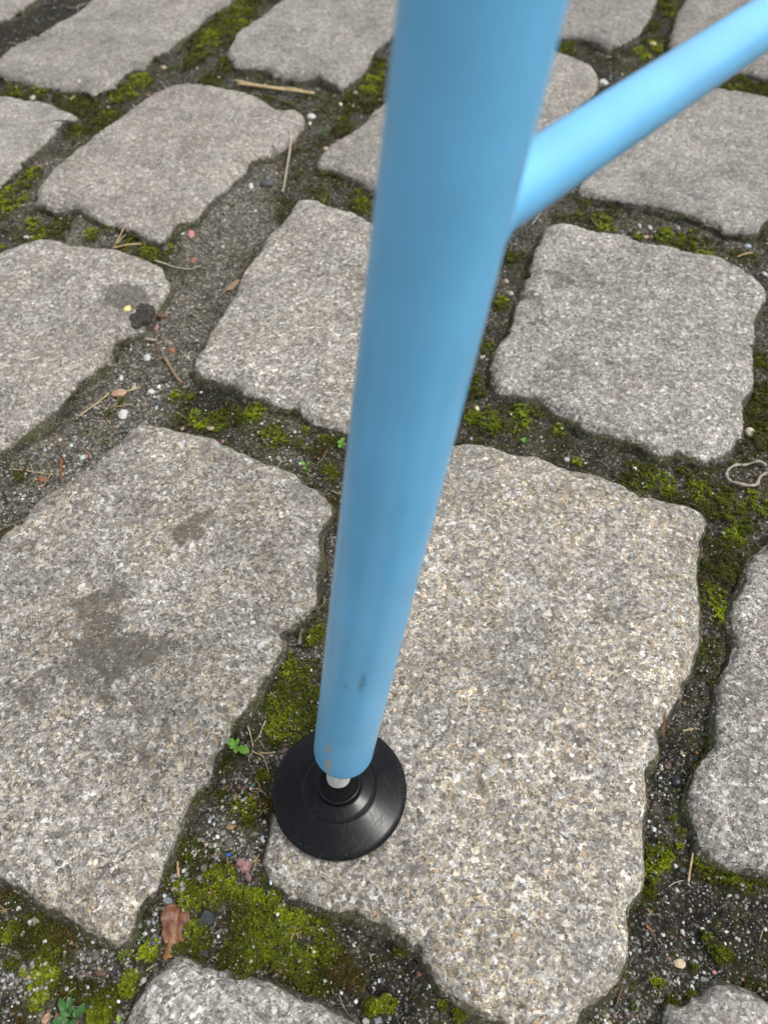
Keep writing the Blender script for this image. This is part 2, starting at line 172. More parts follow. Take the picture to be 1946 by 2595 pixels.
  (-69.0, 97.4, 0.99, 0.73, 'magenta', 'c', 'plastic_chip', 'magenta speck above the blue-grey flat pebble'),
  (-73.7, 102.8, 1.82, 1.61, 'slate', 'r', 'pebble', 'dark pebble beside the flank of the large left cobblestone'),
  (-43.9, 76.0, 1.11, 2.16, 'paleblue', 's', 'seed_husk', 'pale glossy husk on the near left corner of the big right cobblestone'),
  (-59.9, 112.8, 1.56, 1.85, 'paleblue', 'c', 'stone_chip', 'pale blue-white chip above the dry yellow tuft'),
  (-70.0, 114.1, 1.68, 3.30, 'rust', 'c', 'brick_chip', 'rusty flake at the flank of the large left cobblestone'),
  (-71.4, 82.1, 3.38, 3.43, 'greybrown', 'r', 'pebble', 'dull brown pebble half sunk in moss left of the forked stalk'),
  (-62.8, 87.7, 2.45, 1.51, 'blue', 'c', 'plastic_chip', 'bright blue plastic chip in the joint left of the foot'),
  (-64.5, 71.1, 1.93, 1.01, 'cream', 'c', 'wood_chip', 'small cream flake on the moss below the pink lump'),
  (-43.4, 132.3, 4.00, 4.24, 'mauve', 'r', 'pebble', 'mauve pebble touching the far left rim of the black foot'),
  (-76.5, 87.3, 3.13, 3.86, 'white', 'c', 'stone_chip', 'white angular chip between the large left cobblestone and the blue chip'),
  (-112.4, 51.2, 2.02, 2.92, 'white', 'c', 'stone_chip', 'bright white upright chip below the near corner of the large left cobblestone'),
  (-107.4, 51.7, 3.43, 4.44, 'greybrown', 'r', 'pebble', 'grey-brown oval pebble right of the bright white upright chip'),
  (-111.8, 48.3, 2.62, 1.98, 'slatelight', 'r', 'pebble', 'blue-grey pebble below the bright white upright chip'),
  (-104.6, 46.4, 5.00, 3.16, 'redbrown', 'r', 'pebble', 'reddish brown stone below the grey-brown oval pebble'),
  (-109.3, 50.4, 1.75, 2.30, 'slatelight', 'r', 'pebble', 'small blue-grey pebble left of the grey-brown oval pebble'),
  (-132.2, 47.7, 2.70, 1.97, 'white', 'c', 'stone_chip', 'white chip above the bright moss at the lower left'),
  (-140.5, 67.5, 2.46, 2.31, 'palegrey', 'c', 'stone_chip', 'grey-white chip at the lower left edge of the large left cobblestone'),
  (-88.0, 43.8, 2.85, 2.31, 'palegrey', 'r', 'pebble', 'pale grey pebble at the left corner of the bottom cobblestone'),
  (-90.4, 59.0, 2.14, 1.51, 'white', 'r', 'pebble', 'white pebble left of the brown leaf'),
  (-87.7, 60.2, 2.33, 1.52, 'white', 'c', 'stone_chip', 'white chip beside the middle of the brown leaf'),
  (-92.5, 61.8, 2.43, 2.58, 'slatelight', 'c', 'stone_chip', 'grey chip under the right edge of the large left cobblestone near the leaf'),
  (-83.7, 70.4, 5.26, 3.35, 'slatelight', 'c', 'stone_chip', 'slate grey flake at the top of the brown leaf'),
  (-85.6, 72.3, 1.93, 2.19, 'paleblue', 'c', 'stone_chip', 'pale blue chip above the slate grey flake'),
  (-82.1, 79.6, 2.43, 2.17, 'lilac', 'r', 'pebble', 'lilac grey pebble at the left foot of the tan stick'),
  (-78.4, 79.8, 2.15, 1.92, 'greygreen', 'r', 'pebble', 'pale green pebble right of the tan stick'),
  (-82.8, 77.2, 2.32, 1.98, 'lilac', 'r', 'pebble', 'pale pebble below the lilac grey pebble'),
  (-83.3, 74.9, 1.48, 1.19, 'blue', 'c', 'plastic_chip', 'dark blue bead under the pale pebbles beside the cobblestone flank'),
  (-134.9, 34.7, 2.28, 2.36, 'slatelight', 'r', 'pebble', 'blue-grey pebble in the lower left corner'),
  (-136.6, 37.5, 3.15, 2.90, 'black', 'r', 'pebble', 'black pebble on the lower left picture edge'),
  (-120.4, 32.0, 2.94, 3.88, 'peach', 'c', 'wood_chip', 'peach coloured flake left of the leafy weed'),
  (-116.8, 32.6, 1.68, 2.62, 'orange', 'c', 'brick_chip', 'orange chip touching the leafy weed'),
  (-91.8, 56.0, 1.95, 1.34, 'paleblue', 'c', 'stone_chip', 'pale blue chip by the near corner of the large left cobblestone'),
  (-133.0, 62.6, 5.40, 3.64, 'greygreen', 'r', 'pebble', 'green-grey stone sunk under the lower left cobblestone edge'),
  (-96.0, 53.9, 1.94, 1.71, 'beige', 'r', 'pebble', 'left of two beige beads at the near tip of the large left cobblestone'),
  (-94.3, 53.3, 1.68, 1.48, 'beige', 'r', 'pebble', 'right of two beige beads at the near tip of the large left cobblestone'),
  (124.3, 116.8, 5.56, 5.22, 'black', 'r', 'pebble', 'shiny black pebble in the narrow joint on the right'),
  (113.8, 106.0, 4.92, 7.56, 'umberdark', 'c', 'stone_chip', 'dark brown angular stone leaning in the narrow right joint'),
  (122.9, 124.3, 3.28, 3.34, 'redbrown', 'r', 'pebble', 'purplish brown pebble above the shiny black pebble'),
  (126.5, 124.3, 2.55, 2.60, 'umber', 'r', 'pebble', 'brown pebble right of the purplish brown one'),
  (111.0, 97.7, 2.68, 2.09, 'paleblue', 'r', 'pebble', 'pale blue pebble below the dark brown angular stone'),
  (109.7, 100.9, 1.48, 1.35, 'paleblue', 'c', 'stone_chip', 'tiny pale blue chip under the dark brown angular stone'),
  (130.2, 128.1, 1.92, 1.60, 'cream', 'r', 'pebble', 'cream bead above the shiny black pebble'),
  (136.1, 129.2, 1.38, 1.51, 'orange', 'c', 'brick_chip', 'orange speck at the edge of the right edge cobblestone'),
  (119.2, 81.9, 3.51, 2.35, 'slategreen', 'r', 'pebble', 'dark green-grey pebble left of the pale upright straw'),
  (116.7, 83.6, 1.93, 2.21, 'white', 'c', 'stone_chip', 'white chip left of the dark green-grey pebble'),
  (119.3, 128.5, 1.38, 1.22, 'white', 'c', 'stone_chip', 'white speck on the rim of the big right cobblestone'),
  (123.7, 91.3, 1.28, 1.14, 'palegrey', 'r', 'pebble', 'small pale bead above the upright straw'),
  (109.6, 49.1, 5.65, 3.81, 'creamtan', 'r', 'pebble', 'large cream and tan pebble in the dark soil at the lower right'),
  (122.5, 46.7, 2.33, 1.55, 'pink', 'c', 'plastic_chip', 'pink bit right of the large cream and tan pebble'),
  (98.6, 43.5, 2.54, 1.26, 'paleblue', 'c', 'stone_chip', 'bluish white chip on moss left of the large cream and tan pebble'),
  (112.8, 41.4, 1.84, 3.78, 'paleblue', 's', 'stone_chip', 'long bluish sliver above the lower right corner cobblestone'),
  (109.7, 40.4, 1.84, 1.05, 'white', 'c', 'stone_chip', 'white chip left of the long bluish sliver'),
  (108.2, 43.7, 1.31, 3.65, 'palegrey', 's', 'stone_chip', 'thin grey sliver below the large cream and tan pebble'),
  (114.9, 44.9, 2.09, 1.20, 'palegrey', 'c', 'stone_chip', 'pale chip right of the thin grey sliver'),
  (118.0, 44.2, 3.70, 2.06, 'slatelight', 'r', 'pebble', 'grey pebble above the lower right corner cobblestone'),
  (126.4, 43.4, 2.39, 1.39, 'white', 'r', 'pebble', 'white pebble on the far edge of the lower right corner cobblestone'),
  (123.2, 40.8, 1.76, 1.38, 'white', 'c', 'stone_chip', 'white chip on the left shoulder of the lower right corner cobblestone'),
  (106.0, 59.0, 1.91, 1.71, 'white', 'c', 'stone_chip', 'white chip right of the orange needles in dark soil'),
  (116.9, 56.5, 1.51, 1.48, 'white', 'c', 'stone_chip', 'small white chip in the middle of the dark soil'),
  (130.4, 60.1, 2.72, 1.07, 'white', 's', 'stone_chip', 'curved white sliver in the dark soil at the right'),
  (133.3, 59.7, 1.36, 1.07, 'rose', 'r', 'pebble', 'small rosy pebble beside the curved white sliver'),
  (82.5, 33.0, 1.58, 1.96, 'pinkpale', 'c', 'plastic_chip', 'pale pink piece at the bottom edge right of the big cobblestone'),
  (100.2, 34.0, 2.34, 1.65, 'palegrey', 'r', 'pebble', 'pale grey pebble left of the lower right corner cobblestone'),
  (123.5, 72.8, 1.31, 1.21, 'cream', 'c', 'stone_chip', 'cream chip in the dark soil near the upright straw'),
  (125.1, 73.4, 1.07, 0.91, 'white', 'c', 'stone_chip', 'tiny white chip touching the cream chip in the dark soil'),
  (133.8, 71.4, 1.31, 1.57, 'greygreen', 'c', 'stone_chip', 'grey-green chip in the dark soil below the right edge cobblestone'),
  (136.7, 55.6, 1.11, 0.98, 'white', 'r', 'pebble', 'tiny white bead near the right picture edge in dark soil'),
  (87.8, 43.6, 2.31, 1.99, 'slatelight', 'c', 'stone_chip', 'blue-grey chip under the lower right flank of the big cobblestone'),
  (-10.2, 37.3, 1.84, 1.82, 'paper', 'r', 'seed', 'white round seed in the dark soil at the bottom'),
  (13.0, 46.1, 2.71, 2.35, 'umber', 'r', 'pebble', 'brown pebble under the near left flank of the big right cobblestone'),
  (5.4, 40.4, 1.13, 0.97, 'white', 'r', 'pebble', 'tiny white bead in the dark soil above the white round seed'),
  (-15.4, 40.3, 1.34, 2.20, 'paleblue', 's', 'seed_husk', 'pale blue husk beside the thin brown stem at the bottom'),
  (-1.8, 43.9, 1.04, 2.06, 'paleblue', 's', 'seed_husk', 'slim pale husk standing in the dark soil at the bottom'),
  (-6.0, 31.6, 4.33, 2.54, 'palegrey', 'r', 'pebble', 'light grey pebble at the bottom picture edge right of the bottom cobblestone'),
  (-2.2, 31.4, 3.83, 2.70, 'slatelight', 'c', 'stone_chip', 'mid grey chip at the bottom picture edge beside the light grey pebble'),
  (-67.8, 48.3, 2.18, 2.05, 'palegrey', 'r', 'pebble', 'pale pebble on the far edge of the bottom cobblestone'),
  (-67.8, 63.8, 7.67, 8.14, 'slatedark', 'c', 'stone_chip', 'flat dark slate stone sunk in moss right of the brown leaf'),
  (-67.3, 52.3, 6.16, 4.25, 'slatedark', 'c', 'stone_chip', 'dark stone above the bottom cobblestone'),
  (-41.0, 67.0, 2.00, 1.65, 'olive', 'r', 'pebble', 'olive pebble in the moss below the foot'),
]
STICKS = [
  ('straw', 'thick split straw lying below the upper middle cobblestone', 'straw', [(3.35, [[-148.7, 821.5], [-131.9, 811.6], [-110.4, 803.1], [-89.5, 798.7], [-77.6, 794.2]]), (3.84, [[-144.6, 808.6], [-125.9, 803.1], [-104.6, 795.4], [-86.3, 789.8], [-67.5, 784.2]])]),
  ('stalk', 'long thin pale stalk right of the tilted cobblestone', 'strawgrey', [(2.22, [[-82.4, 691.2], [-81.3, 662.3], [-82.2, 634.9], [-82.9, 602.5]])]),
  ('twig', 'short brown twig on the far edge of the tilted cobblestone', 'brown', [(1.88, [[-117.3, 788.3], [-105.5, 776.7], [-97.2, 768.1], [-89.9, 762.4]])]),
  ('twig', 'brown peeling twig at the right corner of the tilted cobblestone', 'brown', [(2.56, [[-73.8, 725.7], [-73.9, 708.8], [-76.0, 688.8], [-79.4, 671.8]])]),
  ('stem', 'hair-thin brown stem left of the long pale stalk', 'brown', [(1.01, [[-96.1, 665.8], [-89.2, 645.0], [-83.3, 627.1]])]),
  ('rootlet', 'curled dark rootlet near the green sprig left of the leg', 'brown', [(1.05, [[-74.4, 691.2], [-70.2, 697.4], [-62.9, 693.7], [-56.4, 681.4]])]),
  ('twig', 'thick brown twig pointing at the left corner of the central cobblestone', 'brownlight', [(2.49, [[-142.3, 391.7], [-136.3, 381.4], [-131.7, 373.9], [-127.1, 368.7]])]),
  ('twig', 'narrow upright twig left of the thick brown twig', 'brown', [(1.53, [[-151.1, 409.0], [-146.7, 395.6], [-144.1, 382.4]])]),
  ('husk', 'pale husk at the top of the narrow upright twig', 'strawgrey', [(3.12, [[-158.2, 412.4], [-154.8, 410.1], [-150.4, 407.7]])]),
  ('dry_grass', 'dry grass blades forking on the left edge cobblestone', 'straw', [(1.4, [[-204.3, 520.2], [-200.2, 533.0], [-196.9, 545.9]]), (1.2, [[-203.9, 520.5], [-200.6, 530.3], [-197.1, 534.8]]), (1.97, [[-203.2, 519.7], [-192.6, 520.5], [-182.7, 522.6]])]),
  ('rootlet', 'pale curved root right of the left edge cobblestone', 'strawgrey', [(1.44, [[-169.2, 500.7], [-162.0, 498.2], [-153.6, 494.5], [-141.9, 492.8], [-135.1, 498.5]])]),
  ('straw', 'yellowish straw along the flank of the left edge cobblestone', 'straw', [(1.2, [[-185.5, 339.1], [-181.2, 344.3], [-176.2, 350.1], [-170.8, 358.4]])]),
  ('straw', 'straw ending at the brown bark flake', 'straw', [(1.39, [[-163.0, 361.4], [-158.0, 363.2], [-153.6, 365.6]])]),
  ('dry_sprig', 'fine branched dry sprig left of the largest white pebble', 'straw', [(0.72, [[-154.7, 350.7], [-160.7, 348.7], [-165.7, 346.3], [-172.9, 342.5]]), (0.79, [[-172.9, 342.5], [-168.5, 337.4], [-164.4, 332.4]]), (0.64, [[-164.4, 351.2], [-166.6, 346.8]]), (0.63, [[-169.3, 340.8], [-166.4, 335.2]])]),
  ('dry_sprig', 'fern-like dry sprig with side ribs at the left edge', 'straw', [(0.74, [[-211.7, 295.3], [-202.8, 292.8], [-194.5, 292.3], [-187.4, 290.8]]), (0.52, [[-207.9, 298.8], [-204.2, 293.6]]), (0.52, [[-202.5, 299.3], [-200.4, 293.3]]), (0.52, [[-192.5, 299.9], [-189.2, 292.3]]), (0.51, [[-202.4, 291.3], [-201.8, 286.4]]), (0.51, [[-197.5, 290.3], [-196.5, 283.7]]), (0.59, [[-188.2, 292.3], [-189.6, 287.8], [-190.4, 281.5]])]),
  ('pine_needle', 'thick red-brown needle beside the fern-like sprig', 'rust', [(1.41, [[-186.5, 304.0], [-183.7, 294.8], [-180.8, 284.9]])]),
  ('twig', 'dark twig at the left edge below the fern-like sprig', 'dark', [(1.3, [[-211.6, 277.2], [-208.4, 272.5], [-205.5, 268.2]])]),
  ('twig', 'grey stick poking in at the left edge above the large left cobblestone', 'greywood', [(1.53, [[-206.6, 248.9], [-202.6, 251.7], [-197.9, 254.6]])]),
  ('twig', 'thin twig leaning on the left side of the central cobblestone', 'brown', [(1.04, [[-108.9, 477.9], [-104.9, 486.8], [-100.3, 499.6]])]),
  ('stick', 'small brown stick below the brace beside bright moss', 'brown', [(1.89, [[162.5, 560.3], [163.9, 552.0], [165.6, 544.9]])]),
  ('fibre', 'stiff white fibre at the brace joint', 'white', [(0.68, [[116.1, 554.5], [124.6, 570.9]])]),
  ('straw', 'small tan straw at the right above the right middle cobblestone', 'sandstone', [(1.58, [[262.9, 507.8], [269.4, 510.6], [275.4, 512.9]])]),
  ('hair', 'dark curled hair in the joint below the brace', 'dark', [(0.37, [[197.4, 586.4], [192.2, 573.8], [184.8, 559.7], [176.8, 551.2], [174.3, 542.8]])]),
  ('pine_needle', 'rusty needle lying on the right rim of the big cobblestone', 'rust', [(0.84, [[123.5, 144.6], [123.1, 140.1], [123.1, 135.3]])]),
  ('straw', 'short pale straw in the narrow right joint', 'straw', [(0.94, [[132.3, 139.0], [134.8, 139.4], [137.1, 139.9]])]),
  ('straw', 'pale upright straw at the end of the narrow right joint', 'straw', [(0.92, [[124.1, 88.1], [121.9, 83.3], [119.6, 76.9]])]),
  ('fibre', 'fine white fibre below the pale upright straw', 'white', [(0.21, [[111.4, 75.4], [114.3, 76.9], [118.0, 77.8]])]),
  ('pine_needle', 'orange needle pair in the dark soil at the lower right', 'orange', [(0.56, [[99.2, 62.4], [100.2, 60.8], [101.7, 59.4]]), (0.4, [[99.3, 61.2], [100.7, 60.1]])]),
  ('bud_scale', 'red-brown scale below the orange needle pair', 'redbrown', [(0.95, [[101.6, 58.6], [101.8, 57.1], [102.4, 55.6]])]),
  ('bark_flake', 'brown bark sliver below the big right cobblestone', 'brown', [(1.07, [[86.8, 42.4], [85.3, 39.5], [83.3, 35.9]])]),
  ('stem', 'thin pale stem at the right picture edge', 'strawgrey', [(0.36, [[144.0, 60.5], [141.9, 56.7]])]),
  ('stick', 'smooth tan stick standing beside the large left cobblestone', 'stick', [(1.22, [[-82.6, 84.9], [-81.7, 82.0], [-80.7, 78.4]])]),
  ('grass_stalk', 'single green grass blade left of the brown leaf', 'grass', [(0.62, [[-92.4, 58.4], [-90.6, 56.8], [-88.9, 55.1]])]),
  ('straw', 'fine straw reaching to the leafy weed', 'straw', [(0.34, [[-110.1, 42.0], [-112.6, 40.1], [-114.7, 38.3], [-117.1, 36.2]])]),
  ('straw', 'short straw left of the bottom cobblestone tip', 'straw', [(0.57, [[-87.5, 46.8], [-86.2, 47.7], [-85.0, 48.6]])]),
  ('dry_stalk', 'forked pale stalk beside the pink crumbly lump', 'straw', [(0.51, [[-62.8, 86.6], [-62.2, 84.2], [-61.1, 81.3], [-61.2, 79.2]]), (0.39, [[-61.0, 81.0], [-60.4, 81.8], [-58.9, 82.7]]), (0.34, [[-62.2, 82.6], [-61.1, 81.3]]), (0.36, [[-60.5, 79.6], [-59.0, 77.9], [-57.3, 76.2]])]),
  ('rootlet', 'looped dry root touching the foot', 'straw', [(0.36, [[-54.9, 117.4], [-53.4, 116.2], [-52.4, 114.1], [-51.3, 112.3]]), (0.36, [[-51.3, 112.5], [-53.6, 113.7], [-55.7, 113.7], [-56.0, 112.8], [-53.7, 112.5], [-51.2, 112.8]]), (0.42, [[-51.4, 112.6], [-49.4, 110.8], [-47.4, 108.7]])]),
  ('dry_stalk', 'withered pale stalks between the seedling and the foot', 'straw', [(0.71, [[-60.8, 141.7], [-59.6, 139.0], [-58.7, 136.4], [-57.3, 132.0]]), (0.54, [[-52.8, 143.9], [-54.1, 140.3], [-55.0, 136.8], [-57.1, 134.4]]), (0.66, [[-57.9, 130.3], [-55.0, 129.0], [-52.7, 128.0], [-50.9, 124.5], [-49.3, 120.4]]), (0.91, [[-54.3, 129.7], [-50.9, 129.0], [-47.3, 129.9]]), (0.37, [[-55.3, 135.5], [-53.9, 133.8], [-52.4, 131.6]]), (0.45, [[-57.2, 130.4], [-58.5, 126.6], [-57.9, 125.3]])]),
  ('stick', 'mossy grey stick at the right flank of the large left cobblestone', 'greywood', [(2.45, [[-39.9, 191.3], [-40.2, 187.5], [-40.7, 182.4]])]),
  ('stem', 'tan stem below the round moss cushion left of the leg', 'brownlight', [(0.91, [[-71.6, 318.9], [-69.6, 315.5], [-67.6, 312.4]])]),
  ('stem', 'thin tan stem left of the leg beside the green plant', 'brownlight', [(0.55, [[-39.1, 299.2], [-35.0, 305.5], [-32.3, 312.6]])]),
  ('stem', 'pale stem tip poking out beside the leg', 'strawgrey', [(0.79, [[-29.8, 281.0], [-26.4, 278.3], [-22.9, 276.2]])]),
  ('stem', 'thin brown stem standing on the bottom cobblestone edge', 'brownlight', [(0.51, [[-16.4, 39.6], [-14.7, 35.8], [-11.8, 32.1]])]),
  ('stem', 'short pale stem in the dark soil at the bottom', 'straw', [(0.47, [[-5.0, 52.2], [-4.8, 50.2]])]),
  ('husk', 'small red-brown husk under the near left edge of the big cobblestone', 'brown', [(0.87, [[-20.1, 65.0], [-18.7, 63.5], [-16.5, 62.6]])]),
  ('twig', 'pale thin twig in the dark gap of the top left corner', 'strawgrey', [(1.37, [[-366.9, 1018.3], [-354.2, 1006.2], [-341.2, 1009.2]]), (1.1, [[-358.5, 1029.0], [-353.3, 1008.1]])]),
]
PLANTS = [
  ('seedling', 'bright green round-leaved seedling beside the large left cobblestone', 'green', [-64.3, 131.0], [([[-64.3, 131.0], [-68.2, 133.8]], 3.31), ([[-64.2, 131.1], [-63.3, 134.3]], 1.57), ([[-63.9, 130.9], [-58.3, 128.3]], 3.93), ([[-64.2, 131.0], [-64.0, 127.9]], 2.15), ([[-64.3, 131.0], [-66.9, 130.2]], 1.74)]),
  ('leafy_weed', 'small leafy weed with narrow oval leaves in the lower left corner', 'weed', [-111.1, 32.7], [([[-112.2, 33.1], [-115.5, 37.7]], 2.61), ([[-111.4, 33.8], [-111.3, 38.0]], 2.11), ([[-108.0, 32.0], [-105.8, 36.0]], 2.61), ([[-112.1, 31.6], [-116.2, 30.4]], 2.52), ([[-110.6, 32.4], [-114.2, 33.4]], 1.68), ([[-110.7, 31.3], [-112.4, 29.5]], 2.1), ([[-109.6, 31.6], [-108.1, 29.2]], 2.1), ([[-110.7, 32.7], [-110.0, 34.8]], 1.26), ([[-108.7, 31.6], [-109.0, 34.5]], 1.43), ([[-111.5, 31.6], [-114.8, 32.4]], 1.85)]),
  ('seedling', 'tiny three-leaved seedling on the far edge of the large left cobblestone', 'green', [-44.7, 295.3], [([[-44.7, 295.3], [-47.2, 296.2]], 2.3), ([[-44.5, 295.6], [-42.2, 295.7]], 2.3), ([[-44.7, 295.0], [-44.7, 292.3]], 2.03)]),
  ('seedling', 'small green plant half hidden by the left side of the leg', 'green', [-24.8, 313.6], [([[-24.8, 313.6], [-27.1, 314.5]], 2.5), ([[-24.7, 313.6], [-23.4, 316.9]], 2.5), ([[-24.8, 313.1], [-25.9, 309.3]], 2.36), ([[-24.7, 313.1], [-22.5, 311.6]], 2.36)]),
  ('seedling', 'tiny green seedling at the far edge of the big right cobblestone', 'green', [81.5, 314.7], [([[81.5, 314.7], [80.3, 316.8]], 1.67), ([[81.6, 314.9], [82.9, 317.9]], 1.67), ([[81.6, 314.7], [82.9, 314.2]], 1.5)]),
  ('leaf', 'lime green leaf at the bottom picture edge', 'lime', [-93.2, 30.8], [([[-93.1, 30.2], [-93.6, 32.7]], 1.42)]),
]
TUFTS = [
  (-129.1, 834.0, 14.53, 9, 'grass', 'grass_tuft', 'green grass tuft under the upper middle cobblestone above the straw'),
  (-56.5, 706.3, 17.76, 14, 'grass', 'grass_tuft', 'leafy green sprig right of the tilted cobblestone corner'),
  (-64.4, 111.4, 2.69, 5, 'grass', 'grass_tuft', 'small green grass star beside the dry yellow tuft'),
  (-60.1, 99.8, 2.33, 5, 'grass', 'grass_tuft', 'small green grass star right of the tan-brown pebble'),
  (-64.6, 89.7, 2.57, 5, 'grass', 'grass_tuft', 'small green grass star above the bright blue chip'),
  (-47.3, 72.3, 2.21, 5, 'grass', 'grass_tuft', 'small green grass star on moss below the pink lump'),
  (-72.5, 91.5, 2.30, 4, 'grass', 'grass_tuft', 'small green grass star left of the white angular chip'),
  (-64.7, 101.5, 2.05, 4, 'grass', 'grass_tuft', 'small green grass star above the tan-brown pebble'),
  (-61.8, 109.8, 4.46, 12, 'straw', 'dry_tuft', 'dry yellow star-shaped tuft above the round moss patch left of the foot'),
  (-50.3, 105.6, 6.20, 15, 'straw', 'dry_tuft', 'largest dry star-shaped tuft touching the left rim of the foot'),
  (-51.4, 85.1, 4.25, 10, 'straw', 'dry_tuft', 'dry curled tuft right of the pink lump'),
  (-67.3, 114.1, 3.90, 8, 'straw', 'dry_tuft', 'sparse dry tuft beside the rusty flake'),
  (-54.7, 152.5, 3.87, 6, 'grass', 'grass_tuft', 'small green grass tuft at the left of the round moss cushion by the leg'),
  (-53.1, 146.8, 3.83, 7, 'straw', 'dry_tuft', 'dry brown tuft left of the round moss cushion by the leg'),
  (-50.7, 155.8, 4.76, 8, 'straw', 'dry_tuft', 'pale dry tuft on the left rim of the moss cushion by the leg'),
  (-32.9, 54.7, 4.25, 6, 'grass', 'grass_tuft', 'green grass star in the moss triangle, right of the dry patch'),
  (-14.2, 52.1, 3.17, 5, 'grass', 'grass_tuft', 'green grass star near the middle of the bottom joint'),
  (-37.5, 49.3, 4.72, 7, 'grass', 'grass_tuft', 'green grass star in the moss triangle above the bottom cobblestone'),
  (18.3, 41.2, 2.58, 5, 'grass', 'grass_tuft', 'tiny green grass star under the near left flank of the big cobblestone'),
  (-38.4, 59.6, 4.83, 8, 'grass', 'grass_tuft', 'dark green grass star in the middle of the moss triangle'),
  (-33.5, 59.2, 6.97, 10, 'straw', 'dry_tuft', 'dry straw patch in the middle of the moss triangle'),
  (-36.9, 48.0, 4.71, 7, 'straw', 'dry_tuft', 'dry orange tuft beside a green star above the bottom cobblestone'),
  (129.7, 119.5, 4.06, 7, 'grass', 'grass_tuft', 'green grass star touching the shiny black pebble'),
  (100.5, 68.6, 3.25, 6, 'grass', 'grass_tuft', 'pale green tuft under the right flank of the big cobblestone'),
  (102.2, 66.4, 3.24, 7, 'straw', 'dry_tuft', 'dry tuft under the right flank of the big cobblestone'),
  (-143.2, 70.4, 4.58, 7, 'grass', 'grass_tuft', 'dark green tuft under the lower left cobblestone edge'),
  (-145.4, 67.1, 5.00, 9, 'straw', 'dry_tuft', 'dry brown tuft at the lower left picture edge'),
  (244.6, 523.2, 10.69, 8, 'grass', 'grass_tuft', 'low green grass at the far edge of the right middle cobblestone'),
  (-166.8, 340.3, 5.55, 6, 'grass', 'grass_tuft', 'small green tuft left of the largest white pebble'),
]
LEAF = [[-84.1, 67.5], [-82.9, 68.8], [-81.7, 69.4], [-79.8, 69.2], [-79.1, 67.5], [-78.1, 68.1], [-76.8, 68.8], [-74.9, 67.1], [-74.1, 65.0], [-73.2, 62.6], [-73.9, 61.8], [-75.0, 61.8], [-74.9, 60.2], [-74.3, 57.8], [-75.3, 55.8], [-76.4, 56.6], [-77.0, 55.0], [-77.5, 53.1], [-78.5, 50.8], [-80.0, 50.8], [-80.4, 49.3], [-82.1, 51.0], [-81.6, 52.3], [-82.4, 55.4], [-83.8, 58.6], [-83.9, 61.4], [-84.8, 63.8], [-84.8, 66.3]]
LUMP = [[-59.2, 84.2], [-58.3, 86.1], [-56.0, 85.8], [-53.7, 85.3], [-52.9, 84.2], [-52.3, 83.1], [-53.2, 82.1], [-53.2, 80.5], [-52.3, 78.7], [-53.0, 77.2], [-54.9, 78.4], [-54.8, 80.0], [-56.5, 80.2], [-57.6, 82.1], [-59.1, 82.6]]
BARK = [[-169.4, 357.2], [-168.8, 360.2], [-164.4, 362.6], [-160.3, 360.5], [-161.7, 357.2], [-166.3, 356.0]]
DRYLEAF = [[-116.2, 455.9], [-113.7, 462.2], [-111.3, 470.0], [-107.0, 475.8], [-103.3, 477.2], [-104.7, 470.7], [-107.5, 466.0], [-111.5, 465.0], [-113.8, 459.4]]
RING = [[218.4, 297.2], [213.8, 298.7], [207.5, 299.1], [201.5, 298.2], [196.3, 294.8], [194.5, 290.5], [195.2, 285.8], [198.4, 282.6], [203.6, 281.2], [208.2, 282.6], [211.5, 287.7], [215.4, 291.3], [219.7, 292.4], [224.1, 292.9]]
CLUMPS = [(-163.3, 429.3, 16.0, 19.3), (-174.9, 449.0, 18.2, 16.5)]
